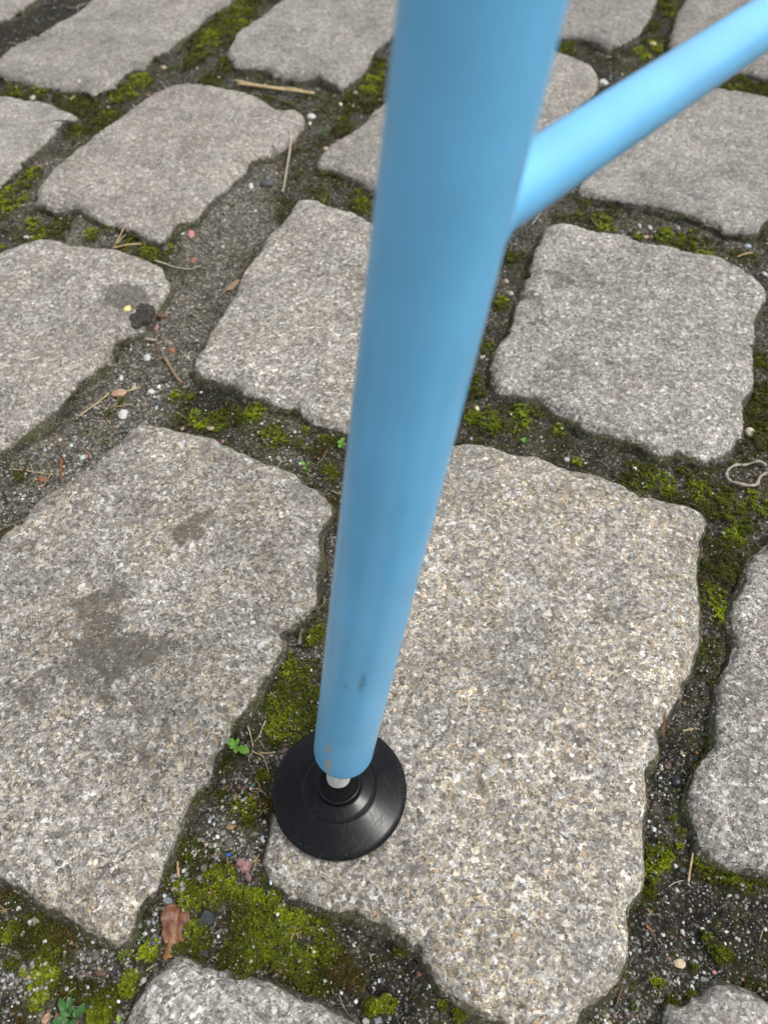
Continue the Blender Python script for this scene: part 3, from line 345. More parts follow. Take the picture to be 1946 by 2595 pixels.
MOSS = [(-309, 598, 8.1, 15.6, 1.00), (-245, 810, 13.3, 31.2, 1.00), (-259, 783, 9.9, 22.8, 0.80), (-288, 770, 17.0, 38.7, 0.35), (-337, 794, 10.0, 23.2, 0.80), (-364, 796, 9.3, 21.5, 0.70), (-348, 784, 4.6, 10.6, 0.80), (-277, 709, 8.9, 19.3, 0.50), (-261, 730, 12.8, 28.0, 0.45), (-298, 623, 9.9, 19.7, 0.70), (-208, 935, 10.8, 28.0, 0.50), (-199, 874, 9.0, 22.4, 0.40), (-307, 783, 11.5, 26.3, 0.30), (-190, 960, 19.8, 52.2, 0.55), (-190, 919, 12.8, 32.7, 1.00), (-167, 983, 18.8, 50.4, 0.70), (-161, 1020, 19.3, 53.2, 0.50), (-196, 883, 10.4, 25.8, 0.50), (-162, 857, 9.7, 23.8, 0.45), (-173, 818, 10.2, 24.2, 0.35), (-14, 828, 11.9, 28.4, 1.00), (-13, 803, 13.6, 31.8, 0.50), (-32, 768, 10.6, 24.0, 0.45), (-39, 727, 5.5, 11.9, 0.70), (-37, 717, 9.4, 20.3, 0.40), (-4, 850, 9.7, 23.5, 0.40), (-50, 639, 6.7, 13.6, 0.40), (-48, 592, 3.8, 7.4, 0.90), (-20, 582, 7.6, 14.5, 0.80), (-14, 580, 6.3, 12.0, 0.80), (-21, 605, 3.2, 6.3, 0.80), (-10, 760, 9.4, 21.1, 0.40), (-309, 595, 7.1, 13.7, 1.00), (-300, 581, 8.2, 15.7, 1.00), (-274, 552, 5.5, 10.2, 1.00), (-265, 538, 5.4, 9.9, 1.00), (-292, 593, 3.2, 6.2, 0.90), (-224, 537, 6.0, 11.0, 0.70), (-215, 551, 6.1, 11.4, 0.45), (-177, 519, 7.7, 13.8, 0.80), (-170, 507, 4.4, 7.7, 0.90), (-162, 521, 3.9, 6.9, 0.90), (-164, 508, 2.9, 5.2, 0.80), (-197, 526, 6.0, 10.8, 0.60), (-287, 519, 4.4, 7.9, 0.70), (-253, 550, 7.7, 14.1, 0.35), (-130, 355, 3.9, 5.7, 0.90), (-110, 334, 7.1, 10.1, 1.00), (-100, 330, 5.9, 8.3, 1.00), (-125, 337, 2.4, 3.4, 0.90), (-166, 340, 3.3, 4.8, 0.40), (-206, 288, 4.4, 5.9, 0.50), (-162, 352, 1.9, 2.8, 0.80), (-179, 324, 1.6, 2.3, 0.70), (-127, 355, 2.4, 3.6, 0.80), (-113, 337, 6.0, 8.5, 1.00), (-106, 334, 6.6, 9.5, 1.00), (-79, 344, 6.7, 9.7, 0.80), (-85, 338, 6.0, 8.6, 0.60), (-99, 334, 6.2, 8.8, 0.55), (-94, 342, 7.2, 10.3, 0.40), (-66, 321, 7.5, 10.4, 0.90), (-58, 319, 3.7, 5.2, 0.80), (-50, 315, 3.5, 4.8, 0.80), (-44, 311, 3.4, 4.8, 0.80), (-46, 326, 2.3, 3.3, 0.80), (-35, 317, 4.6, 6.5, 0.45), (-29, 295, 6.3, 8.5, 0.75), (-28, 319, 3.5, 4.9, 0.50), (-121, 354, 3.7, 5.4, 0.70), (82, 453, 5.5, 9.1, 0.90), (68, 404, 4.7, 7.3, 0.80), (85, 347, 4.8, 7.0, 0.90), (65, 335, 8.3, 11.9, 0.75), (81, 333, 7.1, 10.1, 1.00), (53, 338, 4.8, 6.8, 0.80), (105, 326, 4.2, 6.0, 0.80), (58, 360, 4.9, 7.2, 0.45), (105, 511, 3.5, 6.2, 0.50), (94, 342, 4.3, 6.2, 0.70), (59, 372, 3.7, 5.6, 0.50), (111, 301, 2.7, 3.7, 0.70), (56, 318, 2.3, 3.2, 0.70), (96, 507, 5.3, 9.3, 0.40), (172, 556, 7.7, 14.3, 1.00), (195, 539, 4.5, 8.3, 0.80), (217, 533, 8.4, 15.3, 0.80), (227, 525, 8.4, 15.0, 0.70), (239, 518, 7.4, 13.2, 0.90), (237, 536, 3.6, 6.6, 0.80), (154, 567, 4.7, 8.8, 0.60), (163, 586, 4.8, 9.2, 0.40), (145, 289, 10.0, 13.4, 0.50), (140, 282, 7.7, 10.2, 0.50), (160, 286, 5.5, 7.4, 0.85), (176, 280, 6.6, 8.7, 0.85), (174, 273, 5.4, 7.1, 0.60), (172, 295, 4.0, 5.5, 0.70), (205, 271, 7.6, 9.9, 1.00), (191, 270, 9.7, 12.7, 0.50), (193, 260, 8.5, 10.9, 0.60), (185, 247, 5.2, 6.6, 1.00), (177, 238, 8.2, 10.2, 0.50), (176, 225, 8.1, 9.8, 0.40), (167, 212, 6.9, 8.2, 0.60), (166, 204, 9.0, 10.5, 1.20), (228, 339, 9.5, 13.7, 0.25), (222, 315, 6.9, 9.6, 0.35), (157, 278, 5.5, 7.2, 0.40), (178, 266, 5.4, 7.0, 0.40), (171, 229, 6.1, 7.4, 0.40), (234, 354, 9.7, 14.3, 0.30), (245, 389, 6.4, 9.8, 0.35), (225, 326, 5.9, 8.3, 0.30), (118, 102, 2.3, 2.2, 0.60), (121, 97, 2.9, 2.8, 0.70), (110, 86, 6.3, 5.9, 0.80), (114, 92, 3.5, 3.3, 0.50), (106, 80, 3.9, 3.6, 0.70), (128, 85, 3.9, 3.7, 0.90), (136, 80, 5.4, 5.1, 0.50), (144, 79, 6.2, 5.8, 0.50), (128, 81, 4.3, 4.1, 0.45), (119, 90, 1.6, 1.5, 0.60), (103, 74, 3.1, 2.8, 0.40), (122, 58, 2.2, 2.0, 0.60), (126, 52, 3.7, 3.2, 0.70), (99, 43, 2.3, 2.0, 0.80), (104, 38, 2.1, 1.8, 0.40), (111, 38, 2.1, 1.8, 0.50), (90, 36, 1.7, 1.4, 0.60), (122, 54, 1.5, 1.3, 0.60), (114, 48, 1.4, 1.3, 0.50), (108, 86, 4.7, 4.4, 0.70), (128, 84, 3.4, 3.2, 0.80), (-37, 61, 6.7, 6.0, 0.70), (-26, 63, 6.7, 6.0, 0.55), (-30, 50, 7.3, 6.4, 0.60), (-38, 71, 3.8, 3.5, 0.60), (-19, 47, 7.2, 6.3, 0.40), (-26, 44, 6.4, 5.6, 0.35), (-4, 35, 3.5, 3.0, 0.80), (1, 36, 3.5, 3.0, 0.60), (26, 33, 2.8, 2.4, 0.60), (-10, 43, 3.6, 3.1, 0.40), (6, 54, 2.9, 2.6, 0.40), (-19, 52, 3.6, 3.2, 0.50), (21, 36, 1.7, 1.4, 0.60), (-22, 57, 4.4, 3.9, 0.40), (-66, 77, 7.7, 7.1, 0.80), (-73, 72, 6.1, 5.6, 0.70), (-78, 75, 3.8, 3.5, 0.70), (-63, 74, 6.1, 5.6, 0.80), (-56, 71, 6.1, 5.6, 0.60), (-49, 68, 7.5, 6.9, 0.75), (-53, 63, 6.7, 6.1, 0.65), (-43, 68, 6.8, 6.2, 0.65), (-50, 55, 7.4, 6.5, 0.50), (-56, 52, 5.8, 5.1, 0.60), (-52, 48, 5.8, 5.0, 0.65), (-71, 59, 4.4, 4.0, 0.65), (-68, 56, 3.7, 3.3, 0.60), (-42, 59, 5.9, 5.3, 0.40), (-88, 53, 3.7, 3.2, 0.90), (-31, 63, 6.7, 6.1, 0.60), (-36, 48, 5.8, 5.0, 0.40), (-45, 52, 5.8, 5.1, 0.50), (-65, 70, 4.5, 4.2, 0.60), (-142, 59, 4.4, 4.0, 0.70), (-128, 46, 5.0, 4.4, 1.00), (-124, 41, 5.0, 4.3, 1.00), (-122, 45, 4.0, 3.5, 0.90), (-128, 53, 6.6, 5.8, 0.30), (-126, 59, 5.9, 5.3, 0.25), (-133, 59, 5.9, 5.3, 0.25), (-103, 37, 4.9, 4.2, 0.65), (-93, 41, 3.6, 3.1, 0.80), (-93, 44, 3.6, 3.1, 0.80), (-101, 32, 4.2, 3.5, 0.80), (-96, 52, 2.6, 2.3, 0.90), (-87, 54, 3.2, 2.8, 0.90), (-145, 72, 4.6, 4.2, 0.25), (-114, 41, 5.0, 4.3, 0.35), (-124, 36, 2.8, 2.4, 0.90), (-108, 40, 5.0, 4.3, 0.25), (-136, 49, 2.9, 2.5, 0.60), (-130, 63, 1.8, 1.6, 0.50), (-99, 38, 4.2, 3.6, 0.50), (-121, 52, 4.4, 3.8, 0.30), (-44, 173, 4.6, 5.2, 1.00), (-41, 166, 9.1, 10.0, 0.70), (-42, 159, 9.9, 10.8, 0.50), (-46, 153, 8.0, 8.6, 0.55), (-46, 141, 7.0, 7.4, 0.85), (-39, 140, 7.0, 7.3, 0.75), (-37, 149, 9.8, 10.4, 0.45), (-35, 186, 3.8, 4.3, 1.00), (-33, 156, 6.3, 6.8, 0.55), (-58, 106, 5.7, 5.6, 0.90), (-69, 110, 3.3, 3.3, 0.60), (-52, 119, 3.4, 3.4, 0.60), (-48, 107, 3.3, 3.2, 0.50), (-56, 101, 3.2, 3.2, 0.70), (-32, 191, 4.8, 5.5, 0.90), (195, 906, 10.5, 26.7, 0.60), (272, 889, 8.3, 20.8, 1.00), (291, 906, 7.6, 19.3, 0.90), (331, 1028, 13.8, 38.4, 0.60), (354, 806, 11.7, 27.4, 0.40), (343, 806, 7.0, 16.4, 0.70), (368, 803, 11.7, 27.2, 0.45), (302, 970, 8.8, 23.6, 0.40)]
SOIL = [(-127, 555, 33.9, 63.2, 1.00), (-110, 622, 23.1, 46.0, 0.70), (-146, 435, 29.7, 48.3, 0.90), (-157, 356, 29.3, 43.1, 0.90), (-186, 299, 27.1, 36.9, 0.80), (-199, 276, 21.8, 28.7, 0.70), (-108, 356, 13.4, 19.7, -1.00), (-93, 356, 11.0, 16.1, -0.80), (132, 119, 16.8, 16.9, -1.00), (124, 64, 25.4, 23.0, -1.00), (104, 75, 9.2, 8.5, -0.60), (-385, 952, 52.4, 138.9, -1.00), (4, 44, 17.2, 14.9, -1.00), (-179, 435, 10.8, 17.5, -1.00), (-68, 97, 9.6, 9.3, 0.40), (-46, 121, 8.4, 8.5, 0.00), (202, 836, 27.9, 67.3, -0.80), (323, 975, 26.6, 71.3, -0.60), (187, 522, 23.8, 42.7, 0.40), (96, 506, 17.6, 30.9, 0.00), (-105, 52, 10.2, 9.0, 0.30), (128, 211, 11.8, 14.1, -0.70), (-135, 48, 8.7, 7.6, 0.80), (132, 163, 9.1, 10.0, -0.50), (-128, 401, 15.5, 24.2, 0.80), (-117, 481, 17.1, 29.2, 0.90), (63, 306, 18.2, 25.0, -0.20), (123, 322, 18.6, 26.2, -0.40), (249, 481, 17.1, 29.2, 0.60), (-63, 312, 20.7, 28.7, 0.40), (-287, 642, 30.3, 61.5, 0.50), (-218, 533, 27.1, 49.2, 0.50)]
GRAVEL = [(-139, 393, 30.7, 47.5, 1.00), (-155, 349, 26.6, 38.8, 1.20), (-181, 306, 25.1, 34.4, 1.30), (-198, 273, 19.6, 25.6, 1.20), (-69, 94, 9.6, 9.2, 1.70), (-62, 113, 9.9, 9.9, 1.20), (-105, 52, 10.2, 9.0, 1.00), (113, 49, 16.0, 13.9, 0.40), (126, 152, 10.7, 11.5, 1.20), (122, 121, 10.1, 10.2, 0.90), (-63, 318, 20.9, 29.2, 0.90), (-53, 89, 7.9, 7.5, 1.20), (-85, 60, 6.7, 6.0, 1.50), (201, 522, 20.8, 37.4, 0.80), (-130, 42, 10.0, 8.6, 1.20), (-79, 77, 6.2, 5.7, 1.60), (85, 34, 8.4, 7.1, 1.20), (132, 68, 13.6, 12.4, 0.40), (-127, 555, 37.0, 69.0, 0.30), (-291, 656, 20.5, 42.0, 0.70)]
STAINS = [(-128, 188, 11.4, 23.9, 1.00), (-119, 172, 22.1, 14.4, 1.00), (-106, 175, 14.8, 12.4, 0.90), (-132, 160, 17.2, 9.8, 0.80), (-146, 150, 14.2, 6.6, 0.60), (-94, 242, 14.5, 9.3, 0.90), (-89, 246, 8.3, 11.8, 0.85), (-125, 202, 7.0, 15.9, 0.80), (-162, 239, 14.4, 6.7, 0.60), (-115, 152, 10.7, 5.7, 0.70), (-155, 143, 14.0, 4.8, 0.60), (-178, 230, 9.2, 6.5, 0.70), (-172, 448, 13.7, 18.1, 1.00), (130, 469, 14.0, 10.4, 0.70), (106, 451, 13.7, 8.2, 0.65), (-180, 629, 16.6, 18.6, 0.50), (75, 69, 12.1, 9.7, 0.50), (-172, 202, 15.5, 7.3, 0.55), (-66, 211, 11.8, 9.4, 0.40), (-93, 121, 11.8, 6.8, 0.40), (45, 211, 15.8, 11.7, 0.30), (161, 393, 17.9, 15.8, 0.35), (-76, 457, 16.6, 18.4, 0.30), (-222, 435, 21.6, 13.1, 0.35)]

# ------------------------------------------------------------------ noise
def _hash(ix, iy, s):
    h = (ix.astype(np.int64) * 374761393 + iy.astype(np.int64) * 668265263 + s * 2147483647 + 1013904223 * (s + 1)) & 0xffffffff
    h = ((h ^ (h >> 13)) * 1274126177) & 0xffffffff
    h = ((h ^ (h >> 16)) * 2246822519) & 0xffffffff
    h = h ^ (h >> 15)
    return (h & 0xffffff).astype(np.float64) / 0xffffff

def vnoise(x, y, s=0):
    x = np.asarray(x, float); y = np.asarray(y, float)
    ix = np.floor(x); iy = np.floor(y)
    fx = x - ix; fy = y - iy
    fx = fx * fx * (3 - 2 * fx); fy = fy * fy * (3 - 2 * fy)
    a = _hash(ix, iy, s); b = _hash(ix + 1, iy, s); c = _hash(ix, iy + 1, s); d = _hash(ix + 1, iy + 1, s)
    return (a * (1 - fx) + b * fx) * (1 - fy) + (c * (1 - fx) + d * fx) * fy

def fbm(x, y, s=0, n=3, g=0.5):
    t = 0; a = 1; w = 0
    for i in range(n):
        t = t + a * (vnoise(x * 2 ** i, y * 2 ** i, s + 17 * i) - 0.5); w += a; a *= g
    return t / w * 2            # about -1..1

def smooth(a, b, x):
    t = np.clip((x - a) / (b - a), 0, 1)
    return t * t * (3 - 2 * t)

# ------------------------------------------------------------------ mesh helpers
def set_attr(me, name, vals):
    at = me.attributes.new(name, 'FLOAT', 'POINT')
    at.data.foreach_set('value', np.asarray(vals, np.float32))

def set_col(me, name, vals):
    at = me.attributes.new(name, 'FLOAT_COLOR', 'POINT')
    v = np.ones((len(vals), 4), np.float32); v[:, :3] = vals
    at.data.foreach_set('color', v.ravel())

def fast_mesh(name, verts, faces, smooth_shade=True):
    """verts (n,3) array, faces (m,k) array of one face size"""
    me = bpy.data.meshes.new(name)
    faces = np.asarray(faces, np.int32); k = faces.shape[1]
    me.vertices.add(len(verts)); me.vertices.foreach_set('co', np.asarray(verts, np.float32).ravel())
    me.loops.add(faces.size); me.loops.foreach_set('vertex_index', faces.ravel())
    me.polygons.add(len(faces))
    me.polygons.foreach_set('loop_start', np.arange(0, faces.size, k, dtype=np.int32))
    me.polygons.foreach_set('loop_total', np.full(len(faces), k, np.int32))
    if smooth_shade:
        me.polygons.foreach_set('use_smooth', np.ones(len(faces), bool))
    me.update(calc_edges=True)
    me.validate()
    return me

def add(name, me, mat=None, parent=None, loc=(0, 0, 0)):
    o = bpy.data.objects.new(name, me)
    COL.objects.link(o)
    o.location = loc
    if mat:
        me.materials.append(mat)
    if parent:
        o.parent = parent
    return o

def tag(o, label, cat, group=None):
    o['label'] = label; o['category'] = cat
    if group:
        o['group'] = group
    return o

def lathe(name, prof, n, mat, parent, axis_fn=None):
    """prof: list of (radius, height); closed at radius 0 ends"""
    v = []; f = []
    for r, z in prof:
        for i in range(n):
            a = 2 * math.pi * i / n
            v.append((r * math.cos(a), r * math.sin(a), z))
    for j in range(len(prof) - 1):
        for i in range(n):
            f.append((j * n + i, j * n + (i + 1) % n, (j + 1) * n + (i + 1) % n, (j + 1) * n + i))
    v = np.array(v)
    if axis_fn is not None:
        v = axis_fn(v)
    return add(name, fast_mesh(name, v, f), mat, parent)

def resample(poly, step):
    """closed Catmull-Rom curve through poly, points about `step` apart"""
    p = np.array(poly, float); n = len(p)
    seg = []
    for i in range(n):
        p0, p1, p2, p3 = p[i - 1], p[i], p[(i + 1) % n], p[(i + 2) % n]
        k = max(2, int(np.linalg.norm(p2 - p1) / (step * 0.25)))
        t = np.linspace(0, 1, k, endpoint=False)[:, None]
        seg.append(0.5 * ((2 * p1) + (-p0 + p2) * t + (2 * p0 - 5 * p1 + 4 * p2 - p3) * t ** 2 + (-p0 + 3 * p1 - 3 * p2 + p3) * t ** 3))
    c = np.concatenate(seg)
    d = np.linalg.norm(np.roll(c, -1, 0) - c, axis=1); s = np.concatenate([[0], np.cumsum(d)])
    m = max(8, int(s[-1] / step)); q = np.linspace(0, s[-1], m, endpoint=False)
    cc = np.concatenate([c, c[:1]])
    return np.stack([np.interp(q, s, cc[:, 0]), np.interp(q, s, cc[:, 1])], 1)

def in_poly(px, py, poly):
    x = poly[:, 0]; y = poly[:, 1]; x2 = np.roll(x, -1); y2 = np.roll(y, -1)
    res = np.zeros(px.shape, bool)
    for i in range(len(poly)):
        if y[i] == y2[i]:
            continue
        c = ((y[i] > py) != (y2[i] > py)) & (px < (x2[i] - x[i]) * (py - y[i]) / (y2[i] - y[i]) + x[i])
        res ^= c
    return res

# ------------------------------------------------------------------ materials
def new_mat(name):
    m = bpy.data.materials.new(name)
    m.use_nodes = True
    nt = m.node_tree
    return m, nt, nt.nodes['Principled BSDF'], nt.nodes, nt.links

class N:
    """small node-graph helper"""
    def __init__(s, nt):
        s.nt = nt
    def n(s, t, **kw):
        x = s.nt.nodes.new(t)
        for k, v in kw.items():
            setattr(x, k, v)
        return x
    def l(s, a, b):
        s.nt.links.new(a, b)
    def math(s, op, a, b=None, c=None, clamp=False):
        x = s.n('ShaderNodeMath', operation=op, use_clamp=clamp)
        for i, v in enumerate((a, b, c)):
            if v is None:
                continue
            if isinstance(v, (int, float)):
                x.inputs[i].default_value = v
            else:
                s.l(v, x.inputs[i])
        return x.outputs[0]
    def mix(s, f, a, b, mode='MIX'):
        x = s.n('ShaderNodeMix', data_type='RGBA', blend_type=mode)
        for i, v in ((0, f), (6, a), (7, b)):
            if isinstance(v, (int, float)):
                x.inputs[i].default_value = v
            elif isinstance(v, tuple):
                x.inputs[i].default_value = (*v, 1)
            else:
                s.l(v, x.inputs[i])
        return x.outputs[2]
    def noise(s, vec, scale, detail=2, rough=0.5):
        x = s.n('ShaderNodeTexNoise')
        x.inputs['Scale'].default_value = scale; x.inputs['Detail'].default_value = detail; x.inputs['Roughness'].default_value = rough
        if vec is not None:
            s.l(vec, x.inputs['Vector'])
        return x
    def ramp(s, fac, stops, interp='LINEAR'):
        x = s.n('ShaderNodeValToRGB')
        r = x.color_ramp; r.interpolation = interp
        while len(r.elements) < len(stops):
            r.elements.new(0.5)
        for e, (p, c) in zip(r.elements, stops):
            e.position = p
            e.color = (*c, 1) if isinstance(c, tuple) else (c, c, c, 1)
        s.l(fac, x.inputs[0])
        return x.outputs[0]
    def attr(s, name, typ='GEOMETRY'):
        return s.n('ShaderNodeAttribute', attribute_name=name, attribute_type=typ)

def granite():
    m, nt, bs, _, _ = new_mat('granite')
    g = N(nt)
    tc = g.n('ShaderNodeTexCoord'); oi = g.n('ShaderNodeObjectInfo')
    off = g.n('ShaderNodeVectorMath', operation='SCALE'); off.inputs[0].default_value = (7.3, 3.1, 5.7)
    g.l(oi.outputs['Random'], off.inputs['Scale'])
    v0 = g.n('ShaderNodeVectorMath', operation='ADD')
    g.l(tc.outputs['Object'], v0.inputs[0]); g.l(off.outputs[0], v0.inputs[1])
    wp = g.noise(v0.outputs[0], 520, 3, .65)
    ws = g.n('ShaderNodeVectorMath', operation='SUBTRACT'); g.l(wp.outputs['Color'], ws.inputs[0]); ws.inputs[1].default_value = (.5, .5, .5)
    wm = g.n('ShaderNodeVectorMath', operation='SCALE'); g.l(ws.outputs[0], wm.inputs[0]); wm.inputs['Scale'].default_value = 0.0040
    v1 = g.n('ShaderNodeVectorMath', operation='ADD'); g.l(v0.outputs[0], v1.inputs[0]); g.l(wm.outputs[0], v1.inputs[1])
    vec = v1.outputs[0]
    cells = []
    for sc in (560, 1350):
        vo = g.n('ShaderNodeTexVoronoi'); vo.inputs['Scale'].default_value = sc
        g.l(vec, vo.inputs['Vector']); cells.append(vo)
    sep = g.n('ShaderNodeSeparateColor'); g.l(cells[0].outputs['Color'], sep.inputs[0])
    sep2 = g.n('ShaderNodeSeparateColor'); g.l(cells[1].outputs['Color'], sep2.inputs[0])
    oc = g.n('ShaderNodeSeparateColor'); g.l(oi.outputs['Color'], oc.inputs[0])   # warmth, brightness, contrast
    warm, bri, con = oc.outputs[0], oc.outputs[1], oc.outputs[2]
    grains = g.ramp(sep.outputs[0], [(0, (.090, .085, .076)), (.22, (.150, .142, .127)), (.36, (.265, .252, .222)), (.56, (.375, .358, .315)), (.76, (.52, .505, .46)), (.90, (.80, .79, .755))], 'CONSTANT')
    gwarm = g.ramp(sep.outputs[1], [(0, (1, 1, 1)), (.40, (1.04, .985, .87)), (.70, (1.07, .965, .76)), (.945, (1.08, .82, .56)), (.975, (.90, .96, 1.04))], 'CONSTANT')
    fine = g.ramp(sep2.outputs[0], [(0, (.085, .08, .072)), (.25, (.19, .18, .16)), (.48, (.35, .335, .295)), (.74, (.51, .495, .45)), (.92, (.80, .79, .755))], 'CONSTANT')
    fmix = g.noise(vec, 170, 3, .6)
    c = g.mix(g.ramp(fmix.outputs[0], [(.30, .15), (.70, .90)]), grains, fine)
    wn_ = g.noise(v0.outputs[0], 30, 3)
    wfac = g.math('MULTIPLY', g.math('MULTIPLY', warm, 1.9), g.ramp(wn_.outputs[0], [(.33, 0.30), (.62, 1.0)]), clamp=True)
    c = g.mix(wfac, c, g.mix(1.0, c, gwarm, 'MULTIPLY'))
    # low-contrast trodden stones: blend towards the mean grey-brown
    c = g.mix(g.math('SUBTRACT', 1.0, con, clamp=True), c, (.325, .308, .280))
    # broad weathering and grime lying in the pits
    n2 = g.noise(v0.outputs[0], 45, 4, .6)
    c = g.mix(1.0, c, g.ramp(n2.outputs[0], [(.28, .70), (.5, 1.0), (.75, 1.16)]), 'MULTIPLY')
    n5 = g.noise(v0.outputs[0], 16, 4, .62)
    c = g.mix(1.0, c, g.ramp(n5.outputs[0], [(.30, .80), (.5, 1.0), (.70, 1.13)]), 'MULTIPLY')
    n4 = g.noise(v0.outputs[0], 800, 4, .7)
    c = g.mix(1.0, c, g.ramp(n4.outputs[0], [(.34, .62), (.5, 1.0), (.66, 1.22)]), 'MULTIPLY')
    n3 = g.noise(v0.outputs[0], 190, 4, .68)
    c = g.mix(g.ramp(n3.outputs[0], [(.50, 0.0), (.68, .62)]), c, (.150, .138, .120))
    bm = g.math('MULTIPLY_ADD', bri, 1.75, .27)
    bc = g.n('ShaderNodeCombineColor'); [g.l(bm, bc.inputs[i]) for i in range(3)]
    c = g.mix(1.0, c, bc.outputs[0], 'MULTIPLY')
    c = g.mix(1.0, c, (1.02, 1.0, 1.005), 'MULTIPLY')
    # crusty dark lichen / dirt patches with a shape of their own
    sa = g.attr('stain')
    sn = g.noise(v0.outputs[0], 95, 7, .78)
    sf = g.math('SUBTRACT', g.math('MULTIPLY_ADD', sn.outputs[0], 2.6, g.math('MULTIPLY', sa.outputs['Fac'], 1.35)), 1.92)
    c = g.mix(g.math('MULTIPLY', g.ramp(sf, [(-.0, 0.0), (.14, .42), (.45, .78)]), g.ramp(sa.outputs['Fac'], [(.02, 0.0), (.12, 1.0)])), c, g.mix(fmix.outputs[0], (.058, .050, .037), (.150, .133, .102)))
    c = g.mix(g.math('MULTIPLY', g.ramp(sep2.outputs[1], [(.965, 0.0), (.968, .7)]), g.ramp(sa.outputs['Fac'], [(.1, 0.0), (.4, 1.0)])), c, (.62, .60, .55))
    # algae and soil film on the flanks
    ra = g.attr('rim')
    rn = g.noise(v0.outputs[0], 95, 6, .72)
    rf = g.math('ADD', ra.outputs['Fac'], g.math('MULTIPLY_ADD', rn.outputs[0], 1.7, -.85))
    algae = g.mix(g.ramp(g.noise(v0.outputs[0], 48, 3).outputs[0], [(.44, 0.0), (.60, 1.0)]), (.022, .020, .013), (.056, .062, .013))
    algae = g.mix(g.ramp(n3.outputs[0], [(.35, 0.0), (.7, .75)]), algae, (.085, .078, .052))
    algae = g.mix(g.ramp(sep2.outputs[2], [(.80, 0.0), (.81, .5)]), algae, c)
    c = g.mix(g.ramp(rf, [(.30, 0.0), (.75, .97)]), c, algae)
    g.l(c, bs.inputs['Base Color'])
    bs.inputs['Roughness'].default_value = .82
    bs.inputs['Specular IOR Level'].default_value = .32
    h = g.math('ADD', g.math('MULTIPLY', cells[0].outputs['Distance'], -120.0), g.math('MULTIPLY', n3.outputs[0], 1.0))
    h = g.math('ADD', g.math('MULTIPLY_ADD', sep.outputs[2], .28, g.math('MULTIPLY', n4.outputs[0], .55)), g.math('MULTIPLY_ADD', n3.outputs[0], 1.1, g.math('MULTIPLY', sep2.outputs[1], .16)))
    bu = g.n('ShaderNodeBump'); bu.inputs['Strength'].default_value = .9; bu.inputs['Distance'].default_value = .0016
    g.l(h, bu.inputs['Height']); g.l(bu.outputs[0], bs.inputs['Normal'])
    return m

def soil_mat():
    m, nt, bs, _, _ = new_mat('joint_soil')
    g = N(nt)
    tc = g.n('ShaderNodeTexCoord'); v = tc.outputs['Object']
    tone = g.attr('tone').outputs['Fac']; moss = g.attr('moss').outputs['Fac']
    n1 = g.noise(v, 90, 4, .6); n2 = g.noise(v, 600, 3, .6)
    base = g.ramp(tone, [(0.0, (.012, .010, .008)), (.35, (.032, .026, .018)), (.60, (.105, .092, .066)), (1.0, (.255, .228, .180))])
    base = g.mix(1.0, base, g.ramp(n1.outputs[0], [(.3, .62), (.5, 1.0), (.72, 1.3)]), 'MULTIPLY')
    vo = g.n('ShaderNodeTexVoronoi'); vo.inputs['Scale'].default_value = 1100; g.l(v, vo.inputs['Vector'])
    sp = g.n('ShaderNodeSeparateColor'); g.l(vo.outputs['Color'], sp.inputs[0])
    speck = g.ramp(sp.outputs[0], [(0, (.012, .012, .010)), (.30, (.045, .041, .034)), (.66, (.13, .12, .10)), (.86, (.34, .33, .29)), (.96, (.66, .65, .61))], 'CONSTANT')
    vb = g.n('ShaderNodeTexVoronoi'); vb.inputs['Scale'].default_value = 420; g.l(v, vb.inputs['Vector'])
    spb = g.n('ShaderNodeSeparateColor'); g.l(vb.outputs['Color'], spb.inputs[0])
    base = g.mix(1.0, base, g.ramp(spb.outputs[0], [(0, .45), (.3, .8), (.6, 1.1), (.85, 1.7), (.95, 2.6)], 'CONSTANT'), 'MULTIPLY')
    c = g.mix(g.math('MULTIPLY_ADD', tone, .5, .16), base, speck)
    green = g.mix(n1.outputs[0], (.026, .022, .010), (.058, .064, .012))
    film = g.ramp(g.noise(v, 70, 5, .7).outputs[0], [(.48, 0.0), (.66, .55)])
    c = g.mix(g.math('MULTIPLY', film, g.ramp(tone, [(.45, 1.0), (.75, .15)])), c, (.042, .044, .011))
    c = g.mix(g.math('MULTIPLY', moss, .75, clamp=True), c, green)
    g.l(c, bs.inputs['Base Color'])
    bs.inputs['Roughness'].default_value = .93
    bs.inputs['Specular IOR Level'].default_value = .2
    bu = g.n('ShaderNodeBump'); bu.inputs['Strength'].default_value = .9; bu.inputs['Distance'].default_value = .0013
    g.l(g.math('ADD', n2.outputs[0], g.math('MULTIPLY', sp.outputs[1], .5)), bu.inputs['Height'])
    g.l(bu.outputs[0], bs.inputs['Normal'])
    return m

def vcol_mat(name, rough, spec, translucent=0.0, var=0.0):
    m, nt, bs, _, _ = new_mat(name)
    g = N(nt)
    c = g.attr('col').outputs['Color']
    if var:
        tc = g.n('ShaderNodeTexCoord')
        nn = g.noise(tc.outputs['Object'], 1500, 2)
        c = g.mix(1.0, c, g.ramp(nn.outputs[0], [(.3, 1 - var), (.7, 1 + var)]), 'MULTIPLY')
    g.l(c, bs.inputs['Base Color'])
    bs.inputs['Roughness'].default_value = rough
    bs.inputs['Specular IOR Level'].default_value = spec
    if translucent:
        bs.inputs['Subsurface Weight'].default_value = 0
        tr = g.n('ShaderNodeBsdfTranslucent'); g.l(c, tr.inputs['Color'])
        mx = g.n('ShaderNodeMixShader'); mx.inputs[0].default_value = translucent
        out = nt.nodes['Material Output']
        g.l(bs.outputs[0], mx.inputs[1]); g.l(tr.outputs[0], mx.inputs[2]); g.l(mx.outputs[0], out.inputs['Surface'])
    return m

